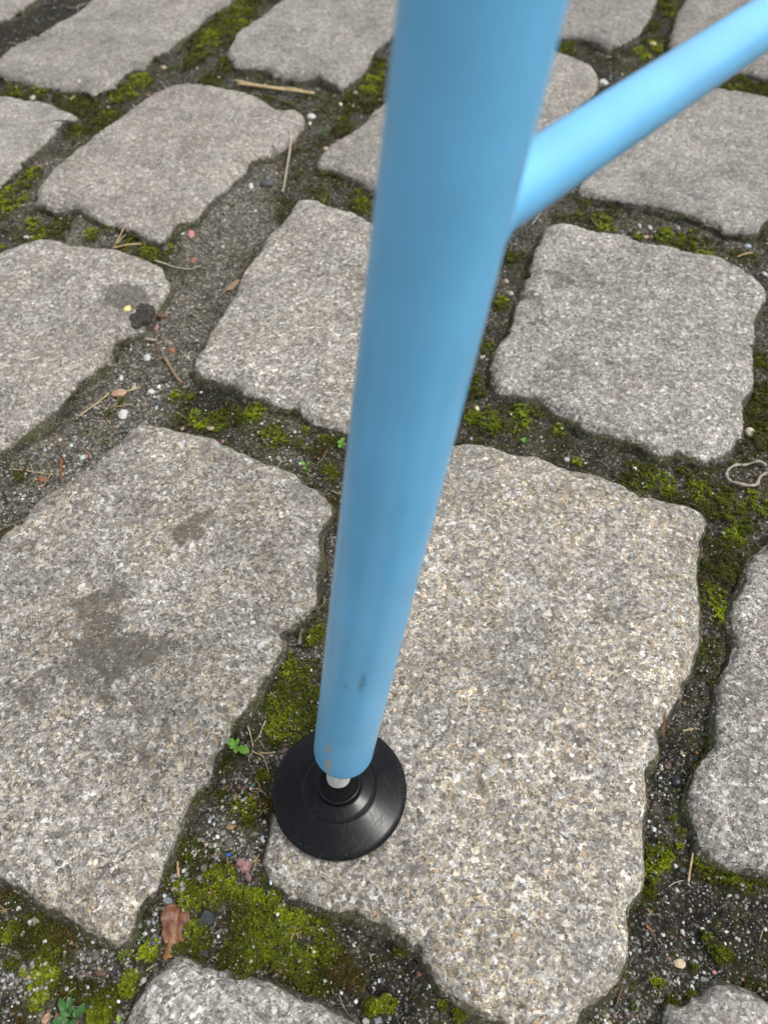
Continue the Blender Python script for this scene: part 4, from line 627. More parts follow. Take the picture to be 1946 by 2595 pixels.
PAL = {'white': (.52, .51, .475), 'paper': (.70, .70, .68), 'cream': (.56, .49, .36), 'creamtan': (.55, .45, .29), 'beige': (.42, .38, .29), 'tan': (.30, .25, .17), 'tanbrown': (.27, .18, .10),
       'palegrey': (.46, .46, .44), 'slate': (.075, .080, .085), 'slatedark': (.030, .034, .034), 'slatelight': (.20, .215, .235), 'slategreen': (.06, .085, .085), 'bluegrey': (.33, .39, .42), 'paleblue': (.58, .66, .68),
       'mint': (.42, .55, .50), 'mintdark': (.16, .25, .22), 'greygreen': (.23, .25, .18), 'olive': (.25, .24, .14), 'pink': (.46, .20, .20), 'pinkpale': (.70, .33, .30), 'magenta': (.62, .07, .22), 'rose': (.38, .27, .24),
       'mauve': (.20, .125, .125), 'mauvegrey': (.15, .13, .15), 'lilac': (.40, .40, .46), 'rust': (.26, .095, .035), 'terracotta': (.26, .115, .065), 'orange': (.40, .15, .055), 'umber': (.125, .070, .043), 'umberdark': (.060, .044, .034),
       'redbrown': (.115, .062, .048), 'greybrown': (.115, .098, .073), 'yellow': (.70, .62, .26), 'blue': (.015, .12, .56), 'black': (.016, .018, .021), 'sandstone': (.50, .33, .17), 'straw': (.46, .355, .19), 'strawgrey': (.42, .36, .27),
       'brown': (.135, .088, .052), 'brownlight': (.25, .17, .105), 'dark': (.025, .02, .018), 'greywood': (.17, .155, .115), 'grass': (.085, .20, .025), 'green': (.16, .36, .04), 'weed': (.055, .16, .035), 'lime': (.32, .50, .06),
       'string': (.34, .285, .245), 'peach': (.40, .25, .17), 'stick': (.42, .29, .15)}
_pm = {}
GLOSS = {'black': .22, 'tanbrown': .35, 'blue': .35, 'white': .5}
def pal(key, bump=.0003):
    """stone / debris material in one palette colour, with mottling"""
    if key in _pm:
        return _pm[key]
    m, nt, bs, _, _ = new_mat('debris_' + key)
    g = N(nt)
    tc = g.n('ShaderNodeTexCoord')
    n1 = g.noise(tc.outputs['Object'], 450, 4, .65)
    n2 = g.noise(tc.outputs['Object'], 1600, 2, .6)
    c = PAL[key]
    d = tuple(x * .55 for x in c); h = tuple(min(.9, x * 1.35 + .01) for x in c)
    col = g.ramp(n1.outputs[0], [(.28, d), (.5, c), (.74, h)])
    col = g.mix(1.0, col, g.ramp(n2.outputs[0], [(.3, .8), (.7, 1.15)]), 'MULTIPLY')
    g.l(col, bs.inputs['Base Color'])
    bs.inputs['Roughness'].default_value = GLOSS.get(key, .68)
    bs.inputs['Specular IOR Level'].default_value = .4
    bu = g.n('ShaderNodeBump'); bu.inputs['Strength'].default_value = .5; bu.inputs['Distance'].default_value = bump
    g.l(n2.outputs[0], bu.inputs['Height']); g.l(bu.outputs[0], bs.inputs['Normal'])
    _pm[key] = m
    return m

M_GRANITE = granite()
M_SOIL = soil_mat()
M_MOSS = vcol_mat('moss_leaves', .75, .25, .30)
M_GRAVEL = vcol_mat('gravel_grains', .7, .4, 0, .25)

# ------------------------------------------------------------------ the cobblestones' outlines and the rest of the laying pattern outside the picture
OUT = []
for tone, poly in STONES:
    p_ = resample(np.array(poly) / 1000, .0018)
    for _ in range(7):                      # hand-cut, worn outline: no scallops
        p_ = .5 * p_ + .25 * (np.roll(p_, 1, 0) + np.roll(p_, -1, 0))
    OUT.append((tone, p_))
rng = np.random.default_rng(11)

# occupancy raster (2 mm) to fit the paving around the picture and to keep soil things in the joints
X0, Y0, CELL = -1.7, -1.2, .002
NXR, NYR = 1700, 1750
occ = np.zeros((NYR, NXR), bool)
def raster(poly, grow=0.0):
    if grow:
        c = poly.mean(0); d = poly - c; poly = c + d * (1 + grow / np.linalg.norm(d, axis=1).mean())
    i0 = max(0, int((poly[:, 0].min() - X0) / CELL) - 1); i1 = min(NXR, int((poly[:, 0].max() - X0) / CELL) + 2)
    j0 = max(0, int((poly[:, 1].min() - Y0) / CELL) - 1); j1 = min(NYR, int((poly[:, 1].max() - Y0) / CELL) + 2)
    if i1 <= i0 or j1 <= j0:
        return None
    gx, gy = np.meshgrid(X0 + (np.arange(i0, i1) + .5) * CELL, Y0 + (np.arange(j0, j1) + .5) * CELL)
    return (slice(j0, j1), slice(i0, i1)), in_poly(gx, gy, poly)
for tone, poly in OUT:
    s, msk = raster(poly)
    occ[s] |= msk
EXTRA = []
u = np.array([math.cos(R(70)), math.sin(R(70))]); w = np.array([math.sin(R(70)), -math.cos(R(70))])
def sett(c, hl, hw, sd):
    th = np.linspace(0, 2 * np.pi, 40, endpoint=False); e = .33
    q = np.stack([np.sign(np.cos(th)) * np.abs(np.cos(th)) ** e * hl, np.sign(np.sin(th)) * np.abs(np.sin(th)) ** e * hw], 1)
    q *= (1 + .05 * fbm(np.cos(th) * 2 + sd * 7, np.sin(th) * 2 + sd * 3, 5)[:, None])
    return c + q[:, :1] * u + q[:, 1:] * w
def try_sett(c, hl, hw, sd, gap=.007):
    rr = raster(sett(c, hl + gap, hw + gap, sd))
    if rr is None or (occ[rr[0]] & rr[1]).any():
        return False
    p = sett(c, hl, hw, sd)
    s, msk = raster(p)
    occ[s] |= msk
    EXTRA.append(p)
    return True
sd = 0
for b in range(-11, 12):
    for a in range(-12, 13):
        c0 = u * (b * .250 + (a % 2) * .125) + w * (a * .182) + np.array([.07, .14])
        if not (-1.35 < c0[0] < 1.35 and -.95 < c0[1] < 1.95):
            continue
        sd += 1
        hl = .113 + rng.uniform(-.007, .005); hw = .079 + rng.uniform(-.005, .004)
        if try_sett(c0 + rng.normal(0, .003, 2), hl, hw, sd):
            continue
        for f in (1.0, .8, .62):
            if any(try_sett(c0 + u * rng.uniform(-.11, .11) + w * rng.uniform(-.08, .08), hl * f, hw * max(f, .72), sd) for _ in range(14)):
                break

def sample_occ(x, y):
    i = np.clip(((np.asarray(x) - X0) / CELL).astype(int), 0, NXR - 1); j = np.clip(((np.asarray(y) - Y0) / CELL).astype(int), 0, NYR - 1)
    return occ[j, i]

def near_occ(x, y, d):
    r = np.zeros(np.shape(x))
    for k in range(12):
        a = k * math.pi / 6
        r += sample_occ(x + d * math.cos(a), y + d * math.sin(a))
    return r / 12

def blobs(x, y, L, sharp=1.0):
    """max and blended value of elliptical blobs; returns mask 0..1 and blended value"""
    m = np.zeros(np.shape(x)); v = np.zeros(np.shape(x)); ws = np.full(np.shape(x), 1e-6)
    for bx, by, rx, ry, val in L:
        bx, by, rx, ry = bx / 1000, by / 1000, rx / 1000, ry / 1000
        k = (np.abs(x - bx) < rx * 1.7) & (np.abs(y - by) < ry * 1.7)
        if not k.any():
            continue
        d2 = ((x[k] - bx) / rx) ** 2 + ((y[k] - by) / ry) ** 2
        q = np.clip(1.35 - d2 * .75, 0, 1)
        m[k] = np.maximum(m[k], q); v[k] += q * val; ws[k] += q
    return m, v / ws

def soil_fields(x, y):
    x = np.asarray(x, float); y = np.asarray(y, float)
    mm, mb = blobs(x, y, MOSS)
    n = fbm(x * 130, y * 130, 3, 3)
    inside = (np.abs(x) < .62) & (y < 1.05) & (y > .0)
    n2 = fbm(x * 420, y * 420, 4, 2)
    gen = smooth(.05, .5, fbm(x * 16, y * 16, 9, 3)) * np.where(inside, .0, .8)
    bgm = .72 * smooth(-.05, .42, fbm(x * 55, y * 55, 19, 3) + .35 * n2)
    moss = smooth(.18, .85, mm * .95 + n * .65 + n2 * .45) * (mm > .02)
    mb = np.where(mm > .02, mb * (.35 + .65 * mm), .12)
    sm0, sv0 = blobs(x, y, SOIL)
    bgm = bgm * np.clip(1 - 1.0 * sm0 * np.abs(sv0), .15, 1)
    mb = np.where(moss > bgm, mb, .22)
    moss = np.maximum(np.maximum(moss, gen), bgm)
    sm, sv = blobs(x, y, SOIL)
    tone = .42 + .42 * sv * sm + .10 * fbm(x * 40, y * 40, 21, 3)
    return moss, mb, np.clip(tone, 0, 1)

def soil_z(x, y, moss=None, tone=None):
    if moss is None:
        moss, _, tone = soil_fields(x, y)
    e = near_occ(x, y, .005)
    z = -.0106 + .0022 * fbm(x * 30, y * 30, 31, 3) + .0017 * fbm(x * 140, y * 140, 37, 3) + .0009 * fbm(x * 420, y * 420, 39, 2)
    z += .0019 * moss + .0022 * (np.clip(tone, .3, 1) - .42) - .0016 * e * (.4 + fbm(x * 45, y * 45, 43, 2)) - .0048 * near_occ(x, y, .0026) * smooth(-.25, .35, fbm(x * 38, y * 38, 47, 3))
    z += .0008 * moss * fbm(x * 400, y * 400, 41, 2)
    return z

# ------------------------------------------------------------------ pavement: soil of the joints, with the stones as its pieces
xs = np.concatenate([np.arange(-1.30, -.26, .0042), np.arange(-.26, .26, .00165), np.arange(.26, 1.30, .0042)])
ys = [-.75]
while ys[-1] < 1.75:
    y = ys[-1]
    ys.append(y + (.006 if y < -.03 else (.0014 + .0032 * max(0, y) if y < 1.1 else .012)))
ys = np.array(ys)
GX, GY = np.meshgrid(xs, ys)
# cells well under a stone are not meshed
deep = near_occ(GX, GY, .007) >= .999
moss_g, mb_g, tone_g = soil_fields(GX, GY)
GZ = soil_z(GX, GY, moss_g, tone_g)
nx, ny = len(xs), len(ys)
idx = np.arange(nx * ny).reshape(ny, nx)
keep = ~(deep[:-1, :-1] & deep[1:, :-1] & deep[:-1, 1:] & deep[1:, 1:])
quads = np.stack([idx[:-1, :-1], idx[:-1, 1:], idx[1:, 1:], idx[1:, :-1]], -1)[keep]
used = np.unique(quads); remap = np.full(nx * ny, -1); remap[used] = np.arange(len(used))
pave_me = fast_mesh('pavement', np.stack([GX, GY, GZ], -1).reshape(-1, 3)[used], remap[quads])
set_attr(pave_me, 'moss', moss_g.ravel()[used]); set_attr(pave_me, 'tone', tone_g.ravel()[used])
pavement = add('pavement', pave_me, M_SOIL)
pavement['kind'] = 'structure'

# far ground: one wide sheet below the joints
gm = fast_mesh('ground', np.array([(-60, -60, -.05), (60, -60, -.05), (60, 60, -.05), (-60, 60, -.05)], float), [(0, 1, 2, 3)])
set_attr(gm, 'moss', [.2] * 4); set_attr(gm, 'tone', [.5] * 4)
ground = add('ground', gm, M_SOIL)
ground['kind'] = 'structure'

STONE_Z = {}
def stone_mesh(poly, seed, fine=True, amp=1.0):
    n = len(poly)
    if fine:
        # rough, chipped edge
        t = poly
        c = poly.mean(0)
        dirn = poly - c; dirn /= np.linalg.norm(dirn, axis=1)[:, None]
        e = .0005 * fbm(t[:, 0] * 90, t[:, 1] * 90, seed + 3, 2) + .0010 * fbm(t[:, 0] * 300, t[:, 1] * 300, seed + 4, 3, .75) - .0022 * smooth(.32, .52, fbm(t[:, 0] * 75, t[:, 1] * 75, seed + 5, 2))
        poly = poly + dirn * e[:, None]
    area = .5 * (poly[:, 0] * np.roll(poly[:, 1], -1) - np.roll(poly[:, 0], -1) * poly[:, 1])
    A = area.sum()
    cx = ((poly[:, 0] + np.roll(poly[:, 0], -1)) * (poly[:, 0] * np.roll(poly[:, 1], -1) - np.roll(poly[:, 0], -1) * poly[:, 1])).sum() / (6 * A)
    cy = ((poly[:, 1] + np.roll(poly[:, 1], -1)) * (poly[:, 0] * np.roll(poly[:, 1], -1) - np.roll(poly[:, 0], -1) * poly[:, 1])).sum() / (6 * A)
    c = np.array([cx, cy])
    if A < 0:
        poly = poly[::-1].copy()
    mr = np.linalg.norm(poly - c, axis=1).mean()
    if fine:
        ds = [0, .0006, .0013, .0022, .0032, .0044, .0058, .0074, .0092]
        while ds[-1] < mr * .97:
            ds.append(ds[-1] + .0021 + .0004 * (len(ds) % 2))
        fr = 1 - np.array(ds) / mr
        fr = fr[fr > .02]
    else:
        fr = np.array([1, .97, .92, .85, .6, .3, .1])
    Rr = .0074
    seg_a = poly; seg_b = np.roll(poly, -1, 0)
    V = []; RIM = []; STN = []
    # flank below the outline
    for depth, outw in ((.040, .004), (.024, .0048), (.017, .0044), (.0125, .0036), (.0098, .0027), (.0078, .0017), (.0064, .0008)) if fine else ((.040, .002), (.012, .003), (.006, .001)):
        d = poly - c; L = np.linalg.norm(d, axis=1)[:, None]
        o_ = outw + .0018 * fbm(poly[:, 0] * 160 + depth * 900, poly[:, 1] * 160, seed + 7, 3) * (1 if fine else 0)
        q = poly + d / L * np.asarray(o_).reshape(-1, 1)
        V.append(np.column_stack([q, np.full(n, -depth) + .0012 * fbm(poly[:, 0] * 90, poly[:, 1] * 90, seed + 9, 2)]))
    nf = len(V)
    for f in fr:
        q = c + (poly - c) * f
        dist = np.linalg.norm(poly - c, axis=1) * (1 - f)
        # true distance to the outline (coarse, vectorised)
        dd = np.full(n, 1e9)
        for k in range(0, n, max(1, n // 90)):
            dd = np.minimum(dd, np.hypot(q[:, 0] - poly[k, 0], q[:, 1] - poly[k, 1]))
        dist = np.minimum(dist, np.maximum(dd, dist * .5))
        rr_ = Rr * (1 + .45 * fbm(q[:, 0] * 28, q[:, 1] * 28, seed + 13, 2))
        s = np.clip(1 - dist / rr_, 0, 1)
        z = -.0040 * (.40 * s ** 2 + .60 * (1 - np.sqrt(np.clip(1 - s * s, 0, 1)))) * (1 + .5 * fbm(q[:, 0] * 40, q[:, 1] * 40, seed + 15, 2))
        z = z - .0030 * np.exp(-dist / .022) + .0012
        bodyf = smooth(0, .012, dist)
        z = z + amp * (.0020 * fbm(q[:, 0] * 14, q[:, 1] * 14, seed, 2) + .0016 * fbm(q[:, 0] * 50, q[:, 1] * 50, seed + 1, 3)) * (.35 + .65 * bodyf)
        if fine:
            z = z + .00085 * fbm(q[:, 0] * 220, q[:, 1] * 220, seed + 2, 2)
            # shallow chipped pits
            pit = smooth(.35, .75, fbm(q[:, 0] * 85, q[:, 1] * 85, seed + 21, 2))
            z = z - .0011 * pit
        V.append(np.column_stack([q, z]))
    V = np.concatenate(V)
    m = len(V) // n
    F = []
    i = np.arange(n); i2 = (i + 1) % n
    for j in range(m - 1):
        F.append(np.stack([j * n + i, j * n + i2, (j + 1) * n + i2, (j + 1) * n + i], 1))
    F = np.concatenate(F)
    V = np.concatenate([V, [[c[0], c[1], V[-n:, 2].mean()]]])
    tri = np.stack([(m - 1) * n + i, (m - 1) * n + i2, np.full(n, len(V) - 1), np.full(n, len(V) - 1)], 1)
    rim = smooth(-.0036, -.0076, V[:, 2])
    rim[:nf * n] = np.maximum(rim[:nf * n], .75)
    # algae creeps up a little where the joint is wet
    creep = fbm(V[:, 0] * 35, V[:, 1] * 35, seed + 30, 3)
    rim = np.clip(rim + smooth(-.0012, -.0045, V[:, 2]) * np.clip(creep, -.3, .6) * .8, 0, 1)
    return V, F, tri[:, :3], rim, c

def make_stone(poly, seed, tone, fine, amp=1.0):
    V, F, T, rim, c = stone_mesh(poly, seed, fine, amp)
    me = bpy.data.meshes.new('cobblestone')
    P = V - np.array([c[0], c[1], 0])
    nq, ntri = len(F), len(T)
    me.vertices.add(len(P)); me.vertices.foreach_set('co', P.astype(np.float32).ravel())
    loops = np.concatenate([F.ravel(), T.ravel()]).astype(np.int32)
    me.loops.add(len(loops)); me.loops.foreach_set('vertex_index', loops)
    me.polygons.add(nq + ntri)
    ls = np.concatenate([np.arange(nq) * 4, nq * 4 + np.arange(ntri) * 3]).astype(np.int32)
    me.polygons.foreach_set('loop_start', ls)
    me.polygons.foreach_set('loop_total', np.concatenate([np.full(nq, 4), np.full(ntri, 3)]).astype(np.int32))
    me.polygons.foreach_set('use_smooth', np.ones(nq + ntri, bool))
    me.update(calc_edges=True); me.validate()
    set_attr(me, 'rim', rim)
    st = np.zeros(len(V))
    if fine:
        wx = V[:, 0] + .006 + .009 * fbm(V[:, 0] * 55, V[:, 1] * 45, 301, 3) + .006 * fbm(V[:, 0] * 170, V[:, 1] * 170, 303, 2)
        wy = V[:, 1] + .009 * fbm(V[:, 0] * 55 + 9, V[:, 1] * 45, 305, 3) + .006 * fbm(V[:, 0] * 170, V[:, 1] * 170 + 5, 307, 2)
        for bx, by, rx, ry, val in STAINS:
            d2 = ((wx - bx / 1000) / (rx / 1000)) ** 2 + ((wy - by / 1000) / (ry / 1000)) ** 2
            st = np.maximum(st, .93 * val * np.clip(1.25 - d2 * .7, 0, 1))
    set_attr(me, 'stain', st)
    o = add('cobblestone', me, M_GRANITE, pavement, (c[0], c[1], 0))
    o.color = (*tone, 1)
    return o, V

TOPV = []
for k, (tone, poly) in enumerate(OUT):
    o, V = make_stone(poly, 100 + k * 41, tone, True)
    TOPV.append(V)
for k, p in enumerate(EXTRA):
    r = random.Random(k)
    make_stone(p, 2000 + k * 13, (r.uniform(.2, .5), r.uniform(.4, .5), r.uniform(.5, .85)), False)
TOPV = np.concatenate(TOPV)

def top_z(x, y):
    """height of whatever lies at (x, y): stone top or joint soil"""
    if sample_occ(np.array([x]), np.array([y]))[0]:
        d = np.hypot(TOPV[:, 0] - x, TOPV[:, 1] - y)
        k = np.argsort(d)[:4]
        if d[k[0]] < .006:
            return float(TOPV[k, 2].max())
        return 0.0
    return float(soil_z(np.array([x]), np.array([y]))[0])

# ------------------------------------------------------------------ moss: thousands of tiny leafy rosettes
def scatter(n, seed):
    r = np.random.default_rng(seed)
    # denser near the camera: depth drawn from a skewed law
    y = .0 + 1.12 * r.random(n) ** 1.6
    x = (r.random(n) * 2 - 1) * (.16 + .50 * y)
    return x, y, r
def build_moss():
    x, y, r = scatter(520000, 5)
    k = ~sample_occ(x, y)
    x, y = x[k], y[k]
    moss, mb, tone = soil_fields(x, y)
    edge = near_occ(x, y, .004)
    prob = np.where(moss > .18, moss, 0) ** 1.3 * .72 + .015 + .05 * (edge > .2) * smooth(.0, .4, fbm(x * 40, y * 40, 77, 2))
    k = r.random(len(x)) < prob
    x, y, moss, mb, edge = x[k], y[k], moss[k], mb[k], edge[k]
    n = len(x)
    z = soil_z(x, y) + r.random(n) * .0012 * moss - .0002
    # tufts clinging to the stones' flanks
    fx, fy, fz = [], [], []
    for tone_, poly in OUT:
        c_ = poly.mean(0); d_ = poly - c_; d_ /= np.linalg.norm(d_, axis=1)[:, None]
        rep_ = 9
        q = np.repeat(poly, rep_, 0); dd_ = np.repeat(d_, rep_, 0)
        dep = .0045 + .0060 * r.random(len(q))
        pr_ = smooth(.05, .45, fbm(q[:, 0] * 45, q[:, 1] * 45, 71, 3)) * (.35 + .65 * smooth(.005, .009, dep)) * .75
        k2 = (r.random(len(q)) < pr_) & (q[:, 1] > -.02) & (q[:, 1] < 1.05)
        q = q[k2] + dd_[k2] * (.0012 + .0012 * r.random(k2.sum()))[:, None]
        fx.append(q[:, 0]); fy.append(q[:, 1]); fz.append(-dep[k2])
    fx, fy, fz = np.concatenate(fx), np.concatenate(fy), np.concatenate(fz)
    x = np.concatenate([x, fx]); y = np.concatenate([y, fy]); z = np.concatenate([z, fz])
    moss = np.concatenate([moss, np.full(len(fx), .15)]); mb = np.concatenate([mb, np.full(len(fx), .25)])
    n = len(x)
    nl = 7
    size = (.00078 + .00075 * r.random(n) ** 1.5) * (1 + .9 * np.clip(y - .2, 0, 1)) * (.75 + .35 * moss)
    a0 = r.random(n) * 6.283
    V = np.zeros((n, nl, 4, 3)); C = np.zeros((n, nl, 4, 3))
    hue = fbm(x * 90, y * 90, 51, 3); 
    b = np.clip(mb * (.66 + .5 * r.random(n)) + hue * .45, 0, 1.25)
    dark = np.array([.040, .040, .009]); mid = np.array([.120, .140, .011]); bright = np.array([.33, .41, .018]); brown = np.array([.088, .058, .020])
    t = np.clip(b, 0, 1)[:, None]
    col = np.where(t < .5, dark + (mid - dark) * t * 2, mid + (bright - mid) * (t - .5) * 2)
    br = smooth(.0, .5, fbm(x * 75 + 5, y * 75, 61, 3) + .45 * (r.random(n) - .5))[:, None] * (1 - t * .70)
    col = col * (1 - br) + brown * br
    for j in range(nl):
        a = a0 + j * 2.4 + r.normal(0, .3, n)
        el = .35 + .9 * r.random(n) * (1.0 if j < 4 else 1.25)
        L = size * (.7 + .6 * r.random(n)); wd = L * (.20 + .1 * r.random(n))
        dx, dy, dz = np.cos(a) * np.cos(el), np.sin(a) * np.cos(el), np.sin(el)
        px, py = -np.sin(a), np.cos(a)
        base = np.stack([x, y, z], 1)
        V[:, j, 0] = base
        mid_ = base + np.stack([dx, dy, dz], 1) * (L * .5)[:, None] + np.array([0, 0, .12]) * L[:, None]
        V[:, j, 1] = mid_ + np.stack([px, py, px * 0], 1) * wd[:, None]
        V[:, j, 3] = mid_ - np.stack([px, py, px * 0], 1) * wd[:, None]
        V[:, j, 2] = base + np.stack([dx, dy, dz], 1) * L[:, None]
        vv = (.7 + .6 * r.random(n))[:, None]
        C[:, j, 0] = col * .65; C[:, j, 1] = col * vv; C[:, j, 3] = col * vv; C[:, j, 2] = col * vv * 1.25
    V = V.reshape(-1, 3); q = np.arange(len(V)).reshape(-1, 4)
    me = fast_mesh('moss', V, q, False)
    set_col(me, 'col', C.reshape(-1, 3))
    o = add('moss', me, M_MOSS)
    o['kind'] = 'stuff'; o['label'] = 'yellow-green moss growing in the joints between the cobblestones'; o['category'] = 'moss'
    return n
NM = build_moss()

# ------------------------------------------------------------------ loose grit and fine gravel in the joints
def ico_unit():
    bm = bmesh.new(); bmesh.ops.create_icosphere(bm, subdivisions=1, radius=1)
    v = np.array([p.co[:] for p in bm.verts]); f = np.array([[q.index for q in p.verts] for p in bm.faces]); bm.free()
    return v, f
ICO_V, ICO_F = ico_unit()
def build_gravel():
    x, y, r = scatter(420000, 8)
    k = ~sample_occ(x, y)
    x, y = x[k], y[k]
    gm_, gv = blobs(x, y, GRAVEL)
    moss, mb, tone = soil_fields(x, y)
    prob = (.15 + .30 * gm_ * gv + .20 * tone) * (1 - .55 * moss)
    k = r.random(len(x)) < prob
    x, y, gd, moss = x[k], y[k], (gm_ * gv)[k], moss[k]
    n = len(x)
    s = .00018 + .00058 * r.random(n) ** 6 * (1 + .5 * gd) + .00013 * r.random(n)
    s *= 1 + .8 * np.clip(y - .3, 0, 1)
    z = soil_z(x, y) + s * .25 + .0012 * (moss > .4)
    pal_ = np.array([(.62, .61, .57), (.42, .41, .38), (.27, .26, .24), (.15, .15, .145), (.06, .06, .062), (.36, .29, .19), (.22, .13, .085), (.28, .31, .32), (.74, .74, .72), (.30, .30, .20)])
    pr = np.array([.07, .12, .19, .20, .17, .11, .07, .05, .02, .04]); pr /= pr.sum()
    ci = r.choice(len(pal_), n, p=pr)
    col = pal_[ci] * (.6 + .5 * r.random((n, 1)))
    nv = len(ICO_V)
    jit = 1 + .38 * (r.random((n, nv, 1)) - .5)
    ax = np.stack([.7 + .6 * r.random(n), .7 + .6 * r.random(n), .5 + .35 * r.random(n)], 1)
    a = r.random(n) * 6.283; ca, sa = np.cos(a), np.sin(a)
    P = ICO_V[None] * jit * ax[:, None, :]
    Q = np.empty_like(P)
    Q[..., 0] = P[..., 0] * ca[:, None] - P[..., 1] * sa[:, None]; Q[..., 1] = P[..., 0] * sa[:, None] + P[..., 1] * ca[:, None]; Q[..., 2] = P[..., 2]
    Q = Q * s[:, None, None] + np.stack([x, y, z], 1)[:, None, :]
    F = (ICO_F[None] + (np.arange(n) * nv)[:, None, None]).reshape(-1, 3)
    me = fast_mesh('gravel', Q.reshape(-1, 3), F, False)
    set_col(me, 'col', np.repeat(col, nv, axis=0))
    o = add('gravel', me, M_GRAVEL)
    o['kind'] = 'stuff'; o['label'] = 'fine mixed grit and gravel lying in the joints'; o['category'] = 'gravel'
    return n
NG = build_gravel()
print('moss', NM, 'grit', NG, 'extra stones', len(EXTRA))

# ------------------------------------------------------------------ the blue leg on its adjustable foot
def paint_mat():
    m, nt, bs, _, _ = new_mat('blue_powder_coat')
    g = N(nt)
    tc = g.n('ShaderNodeTexCoord'); v = tc.outputs['Object']
    blue = (.150, .50, .83)
    n1 = g.noise(v, 60, 3); n2 = g.noise(v, 900, 2)
    c = g.mix(1.0, blue, g.ramp(n1.outputs[0], [(.3, .94), (.7, 1.05)]), 'MULTIPLY')
    wear = g.attr('wear').outputs['Fac']; dirt = g.attr('dirt').outputs['Fac']
    nw = g.noise(v, 700, 3, .6)
    chip = g.ramp(g.math('ADD', wear, g.math('MULTIPLY_ADD', nw.outputs[0], 1.1, -.55)), [(.50, 0.0), (.56, 1.0)])
    c = g.mix(g.math('MULTIPLY', dirt, g.ramp(nw.outputs[0], [(.35, 0.1), (.65, .8)])), c, (.09, .14, .15))
    vs = g.n('ShaderNodeTexVoronoi'); vs.inputs['Scale'].default_value = 75; g.l(v, vs.inputs['Vector'])
    spot_ = g.math('MULTIPLY', g.ramp(vs.outputs['Distance'], [(.05, 1.0), (.085, 0.0)]), g.ramp(n1.outputs[0], [(.45, 0.0), (.60, .30)]))
    c = g.mix(spot_, c, (.50, .66, .78))
    gr = g.noise(v, 26, 5, .7)
    c = g.mix(g.ramp(gr.outputs[0], [(.52, 0.0), (.72, .22)]), c, (.17, .37, .55))
    c = g.mix(chip, c, (.42, .41, .40))
    g.l(c, bs.inputs['Base Color'])
    bs.inputs['Roughness'].default_value = .30
    g.l(g.ramp(n1.outputs[0], [(.3, .40), (.7, .46)]), bs.inputs['Roughness'])
    bs.inputs['Specular IOR Level'].default_value = .5
    bs.inputs['Coat Weight'].default_value = .45; bs.inputs['Coat Roughness'].default_value = .20
    bu = g.n('ShaderNodeBump'); bu.inputs['Strength'].default_value = .10; bu.inputs['Distance'].default_value = .0002
    g.l(n2.outputs[0], bu.inputs['Height']); g.l(bu.outputs[0], bs.inputs['Normal'])
    return m
M_PAINT = paint_mat()

def rubber_mat():
    m, nt, bs, _, _ = new_mat('black_plastic')
    g = N(nt)
    tc = g.n('ShaderNodeTexCoord'); v = tc.outputs['Object']
    # fine scratches: stretched, rotated noise thresholded thinly, at three directions
    sc = None
    for k, (rz, s1, s2) in enumerate(((.4, 220, 26000), (1.5, 160, 22000), (2.5, 260, 24000), (.9, 140, 20000), (2.05, 120, 21000))):
        mp = g.n('ShaderNodeMapping', vector_type='TEXTURE'); mp.inputs['Rotation'].default_value = (0, 0, rz); mp.inputs['Scale'].default_value = (1 / (s1 * .3), 1 / (s2 * .12), .01)
        wv = g.noise(v, 130, 2)
        ad = g.n('ShaderNodeVectorMath', operation='MULTIPLY_ADD'); g.l(wv.outputs['Color'], ad.inputs[0]); ad.inputs[1].default_value = (.0028, .0028, 0); g.l(v, ad.inputs[2])
        g.l(ad.outputs[0], mp.inputs['Vector'])
        nn = g.noise(mp.outputs[0], 1.0, 1)
        f = g.ramp(nn.outputs[0], [(.66, 0.0), (.74, 1.0)])
        sc = f if sc is None else g.math('MAXIMUM', sc, f)
    patch = g.noise(v, 45, 3)
    sc = g.math('MULTIPLY', sc, g.ramp(patch.outputs[0], [(.42, 0.05), (.62, 1.0)]))
    dust = g.noise(v, 2600, 1)
    dustf = g.ramp(dust.outputs[0], [(.70, 0.0), (.76, 1.0)])
    edge = g.attr('dust').outputs['Fac']
    c = g.mix(g.math('MULTIPLY', sc, .24), (.0042, .0044, .0054), (.060, .060, .064))
    c = g.mix(g.math('MULTIPLY', dustf, g.math('MULTIPLY_ADD', edge, .6, .10), clamp=True), c, (.20, .19, .17))
    g.l(c, bs.inputs['Base Color'])
    rgh = g.math('ADD', g.ramp(patch.outputs[0], [(.35, .13), (.65, .21)]), g.math('MULTIPLY', sc, .12))
    g.l(rgh, bs.inputs['Roughness'])
    bs.inputs['Specular IOR Level'].default_value = .22
    bu = g.n('ShaderNodeBump'); bu.inputs['Strength'].default_value = .06; bu.inputs['Distance'].default_value = .0001
    g.l(g.math('SUBTRACT', patch.outputs[0], sc), bu.inputs['Height']); g.l(bu.outputs[0], bs.inputs['Normal'])
    return m
M_PLASTIC = rubber_mat()

def steel_mat():
    m, nt, bs, _, _ = new_mat('zinc_steel')
    g = N(nt)
    tc = g.n('ShaderNodeTexCoord')
    n1 = g.noise(tc.outputs['Object'], 500, 3)
    g.l(g.ramp(n1.outputs[0], [(.35, (.60, .61, .60)), (.65, (.86, .87, .85))]), bs.inputs['Base Color'])
    bs.inputs['Metallic'].default_value = .35
    bs.inputs['Roughness'].default_value = .38
    return m
M_STEEL = steel_mat()

